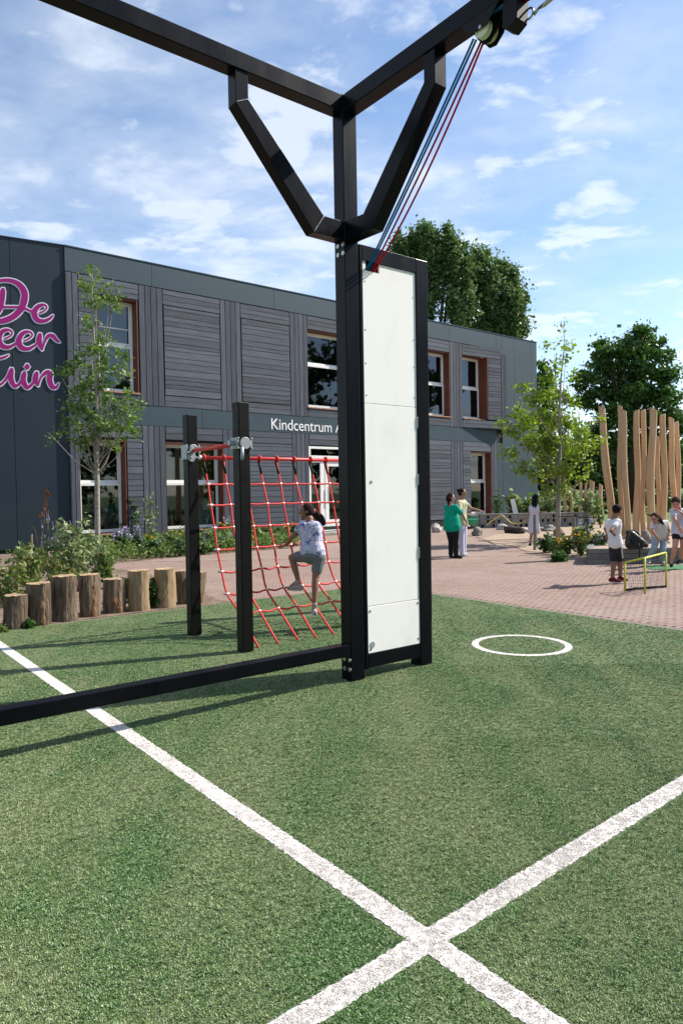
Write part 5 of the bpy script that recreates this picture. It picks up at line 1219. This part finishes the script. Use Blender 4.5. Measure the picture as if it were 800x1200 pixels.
person('girl with dark ponytail, blue patterned t-shirt and grey shorts climbing the red rope net', GJ, .80, sk_brown, nrm(away*.55-A3*.85+np.array([0, 0, -.05])), (0, 0, 1.), m_floral, (cloth('grey_shorts', (.16, .175, .18)), .62), (cloth('grey_shoe', (.34, .34, .31)), w_sole), (h_dark, hair_pony), vox=.0065, girth=1.03, shirt_len=.93, handcurl=(1.1, 1.1), sleeve=.46, extra=scrunchie, handdir={'L': nrm(-A3*.95+away*.15+np.array([0, 0, -.15])), 'R': nrm(-A3*.9+away*.3)}, handup={'L': (-.1, -.5, .8), 'R': (-.1, -.5, .8)})

# woman in green
bY = 17.14
d = {'head': (528, 583.5, 0), 'neck': (527.5, 590.2, 0), 'shL': (522.8, 594.5, .16), 'shR': (534, 594.5, -.14), 'elR': (539.5, 600.8, -.24), 'haR': (538.3, 591.3, -.08), 'elL': (526, 606, .25), 'haL': (533, 612, .2),
     'hipL': (526, 616, .09), 'hipR': (532.5, 616, -.09), 'knL': (528.2, 634, .08), 'knR': (533.6, 634, -.06), 'anL': (528, 650.2, .08), 'anR': (534, 651, -.07), 'toeL': (530.5, 653, 0), 'toeR': (541, 653.3, -.14)}
def hair_long(l, out=.0):
    def f_(H, f, u, r, s):
        P = [ell(H-f*.035*s-u*.02*s, (.092*s, .088*s, .105*s), (r, f, u))]
        for q in (-.06, -.02, .02, .06): a = H-f*.05*s+r*q*s; P.append(cap(a, a-np.array([0, 0, l*s*random.uniform(.8, 1.05)])-f*(.02+out)*s+r*q*s*random.uniform(-.1, .6), .046*s, .018*s))
        return P
    return f_
def phone(T, J, g, H, f, u, r, s): MB().box((-.035, -.006, -.07), (.035, .006, .07)).build('x', m_blk, T).name = 'phone'
person('woman in bright green top and black trousers with her hand at her face', JJ(bY, d), 1.0, sk_light, (.93, -.12, -.15), (0, 0, 1.), cloth('emerald_cloth', (.0, .34, .22), (.0, .27, .17)), (cloth('black_cloth', (.012, .012, .014)), 1), (cloth('black_shoe', (.015, .015, .015)), b_sole), (h_dark, hair_long(.19)), girth=1.28, sleeve=.95, shirt_len=1.02, long_=True, vox=.009)
# second woman
bY = 17.75
d = {'head': (541.5, 577.5, 0), 'neck': (539.8, 585, 0), 'shL': (543.5, 588.5, .14), 'shR': (537.5, 589.0, -.14), 'elL': (551.5, 595.6, .12), 'haL': (561.5, 598.1, .05), 'elR': (541.5, 603, -.25), 'haR': (546.2, 612, -.2),
     'hipL': (543, 613, .08), 'hipR': (539.5, 613, -.08), 'knL': (543.5, 631, .06), 'knR': (540.5, 631, -.08), 'anL': (543.0, 647.5, .06), 'anR': (541, 648.5, -.1), 'toeL': (547.5, 650.3, -.05), 'toeR': (545.5, 651.3, -.2)}
def hair_bun(H, f, u, r, s): return [ell(H-f*.03*s+u*.0*s, (.088*s, .09*s, .10*s), (r, f, u)), ell(H-f*.12*s+u*.055*s, (.045*s, .045*s, .042*s), (r, f, u)), cap(H-f*.06*s, H-f*.11*s+u*.05*s, .05*s, .035*s)]
person('woman with dark bun, olive patterned t-shirt and pale trousers, arm stretched out', JJ(bY, d), .97, sk_mid, (.95, -.35, -.12), (0, 0, 1.), cloth('olive_print_shirt', (.30, .36, .19), (.58, .56, .42), 9), (cloth('lavender_white_cloth', (.56, .57, .70)), 1), (cloth('white_shoe', (.6, .6, .6)), w_sole), (h_dark, hair_bun), girth=.98, sleeve=.55, shirt_len=1.0, long_=True, vox=.008, handcurl=(.15, .4))
# girl in the white dress
bY = 20.4
d = {'hs': 1.08, 'head': (627, 583.5, 0), 'neck': (625.5, 590, 0), 'shL': (621.8, 594, .04), 'shR': (629, 593.6, -.02), 'elL': (618.5, 603.5, .05), 'haL': (613, 610.0, 0), 'elR': (632, 600.2, .05), 'haR': (637.5, 600, .12),
     'hipL': (622.8, 611, .02), 'hipR': (627.5, 611, .02), 'knL': (622.4, 625.5, .02), 'knR': (627, 625, 0), 'anL': (620.8, 636.6, 0), 'anR': (626.5, 636.3, .02), 'toeL': (619.5, 638.9, -.02), 'toeR': (628.5, 638.5, .05)}
def hose(T, J, g, H, f, u, r, s):
    pass
person('girl with long black hair in a sleeveless white dress, back turned, holding a yellow hose', JJ(bY, d), .84, sk_mid, (.62, .70, -.30), (0, 0, 1.), cloth('white_dress_cloth', (.60, .58, .66)), None, (cloth('black_sandal', (.02, .02, .02)), b_sole), (h_black, hair_long(.34, .02)), girth=1.0, sleeve=.25, dress=.36, vox=.008)
hp = [at(x, y, 20.35+dy) for x, y, dy in ((614, 611, 0), (608, 613.5, .4), (600, 613.3, 1.2), (595, 610, 2.2), (590, 605.5, 3.2), (585, 604.5, 4), (570, 615, 4.6))]
o = MB().tube(smoothpath(hp, 5), .022, 8).build('garden_hose', mat('yellow_hose', (.62, .50, .16), .5), smooth=True, org=tuple(hp[0])); o.location = hp[0]; tag(o, 'pale yellow hose curving from the hand of the girl in the white dress', 'hose')
# boy with dark shorts
bY = 12.07
d = {'hs': 1.08, 'head': (723.2, 598.2, 0), 'neck': (719.5, 606.5, .0), 'shL': (712.5, 612, .10), 'shR': (723.5, 611.5, -.10), 'elL': (708.6, 619.5, .30), 'haL': (711.5, 626.5, .12), 'elR': (715.5, 622, -.25), 'haR': (719.4, 627.0, -.12),
     'hipL': (717.5, 637.5, .07), 'hipR': (723.0, 637.5, -.07), 'knL': (718.8, 657.5, -.02), 'knR': (726.2, 656.5, .02), 'anL': (716.9, 677.0, -.0), 'anR': (726.3, 675.6, .05), 'toeL': (727.0, 681.3, -.1), 'toeR': (734.5, 679.5, .02)}
def hair_short(H, f, u, r, s): return [ell(H-f*.02*s+u*.03*s, (.086*s, .098*s, .095*s), (r, f, u)), ell(H+f*.005*s+u*.078*s, (.065*s, .068*s, .035*s), (r, f, u))]
def stripe(T, J, g, H, f, u, r, s):
    h, k_ = J['hipR'], J['knR']; o_ = np.array([.02, -.083, 0]); MB().tube([h+o_+(k_-h)*.15+np.array([.01, 0, 0]), h+o_*.98+(k_-h)*.5, h+o_*.93+(k_-h)*.85], .010, 6).build('stripe', w_sole, T, org=g)
person('boy in white t-shirt and dark knee shorts, hands on hips beside the goal', JJ(bY, d), .83, sk_brown, (.86, .40, -.08), (0, 0, 1.), cloth('white_cotton', (.72, .73, .76)), (cloth('washed_black_shorts', (.012, .013, .017), (.035, .037, .043)), .88), (cloth('dark_red_shoe', (.12, .015, .018)), w_sole), (h_black, hair_short), girth=.95, sleeve=.5, shirt_len=1.0, vox=.0075, extra=stripe, handcurl=(.8, .8))
# bending girl
bY = 14.6
d = {'hs': 1.08, 'head': (766.3, 607.3, -.28), 'neck': (771.5, 609.0, -.12), 'shL': (779.5, 612.5, -.02), 'shR': (764.5, 614.8, -.08), 'elR': (763.8, 622.5, -.2), 'haR': (769, 629.3, -.16), 'elL': (783.6, 622.5, .05), 'haL': (782.0, 629.0, .0),
     'hipR': (769.5, 628.5, .10), 'hipL': (777.5, 629, .12), 'knR': (765.5, 642.5, -.02), 'knL': (776, 644, .02), 'anR': (759.5, 655.8, .12), 'anL': (776.2, 657.5, .10), 'toeR': (757.5, 659.0, -.06), 'toeL': (778, 661.5, -.10)}
def hair_blown(H, f, u, r, s):
    P = [ell(H-f*.03*s, (.088*s, .09*s, .098*s), (r, f, u))]; x = np.array([1, 0, 0])
    for i in range(5): a = H+u*.02*s-f*.03*s; e = H+np.array([.17+.01*i, .05, -.02-.028*i])*s*1.0; P.append(cap(a, (a+e)/2+np.array([0, 0, .03]), .06*s, .045*s)); P.append(cap((a+e)/2+np.array([0, 0, .03]), e, .045*s, .022*s))
    P.append(cap(H-x*.03*s+u*.07*s, H-x*.16*s+u*.10*s, .028*s, .010*s)); return P
person('girl with blown hair, white t-shirt and light jeans bending forward behind the goal', JJ(bY, d), .86, sk_light, (-.62, -.62, -.48), (-.1, -.1, 1.), cloth('offwhite_cotton', (.66, .64, .64)), (cloth('light_denim', (.23, .30, .40), (.32, .38, .46)), 1), (cloth('grey_sneaker', (.3, .3, .32)), w_sole), (h_dark, hair_blown), girth=.95, sleeve=.5, long_=True, vox=.008)
# boy at the right edge
bY = 13.9
d = {'hs': 1.08, 'head': (791.3, 589.3, -.15), 'neck': (794, 595.5, -.02), 'shR': (787.8, 599.5, -.02), 'shL': (802.5, 599, .0), 'elR': (790.5, 609.5, -.18), 'haR': (795.3, 617.5, -.22), 'elL': (803.5, 605, -.28), 'haL': (795.2, 599.2, -.28),
     'hipR': (792.3, 622.8, .0), 'hipL': (800.5, 623, .0), 'knR': (790.3, 640.5, -.10), 'knL': (799.5, 639.5, -.05), 'anR': (786.3, 657.6, .05), 'anL': (797, 655.5, .15), 'toeR': (785.6, 663.0, -.15), 'toeL': (792.5, 659.5, .05)}
person('boy at the right edge in pale t-shirt and black shorts looking down', JJ(bY, d), .92, sk_light, (-.35, -.78, -.52), (-.1, -.3, 1.), cloth('pale_lilac_cotton', (.56, .57, .66), (.46, .47, .56)), (cloth('black_shorts', (.012, .012, .016)), .42), (cloth('black_trainer', (.02, .02, .022)), b_sole), (h_brown, hair_short), girth=.98, sleeve=.5, shirt_len=1.03, vox=.008, handcurl=(.9, .5))
# black bag on the timber
c = at(744, 640, 15.05); gz = .345
BG = thing('bag', (c[0], c[1], gz), 'glossy black rucksack slumped on the grey timber edging between boy and bending girl', 'bag')
blob('bag_body', [cap((-.12, 0, .12), (-.09, 0, .30), .11, .09), cap((-.09, 0, .30), (.10, 0, .14), .10, .10), cap((.10, 0, .13), (.22, 0, .07), .10, .06), cap((-.13, 0, .09), (.1, .0, .09), .095, .10)], .012, mat('black_nylon', (.012, .013, .015), .32, bump=(12, .8, .03)), BG, (0, 0, 0), 2)
MB().tube([(-.15, -.05, .36), (-.19, -.06, .38), (-.16, -.12, .25), (-.12, -.14, .1)], .012, 6).build('strap', m_blk, BG, smooth=True)
blob('bag_flap', [cap((-.16, 0, .355), (.0, 0, .37), .045, .04), cap((0, 0, .37), (.06, -.03, .30), .04, .03)], .012, m_blk, BG, (0, 0, 0), 2)
MB().tube([(.02, -.12, .12), (.04, -.12, -.02), (.03, -.12, -.18)], .010, 6).build('strap', m_blk, BG, smooth=True)
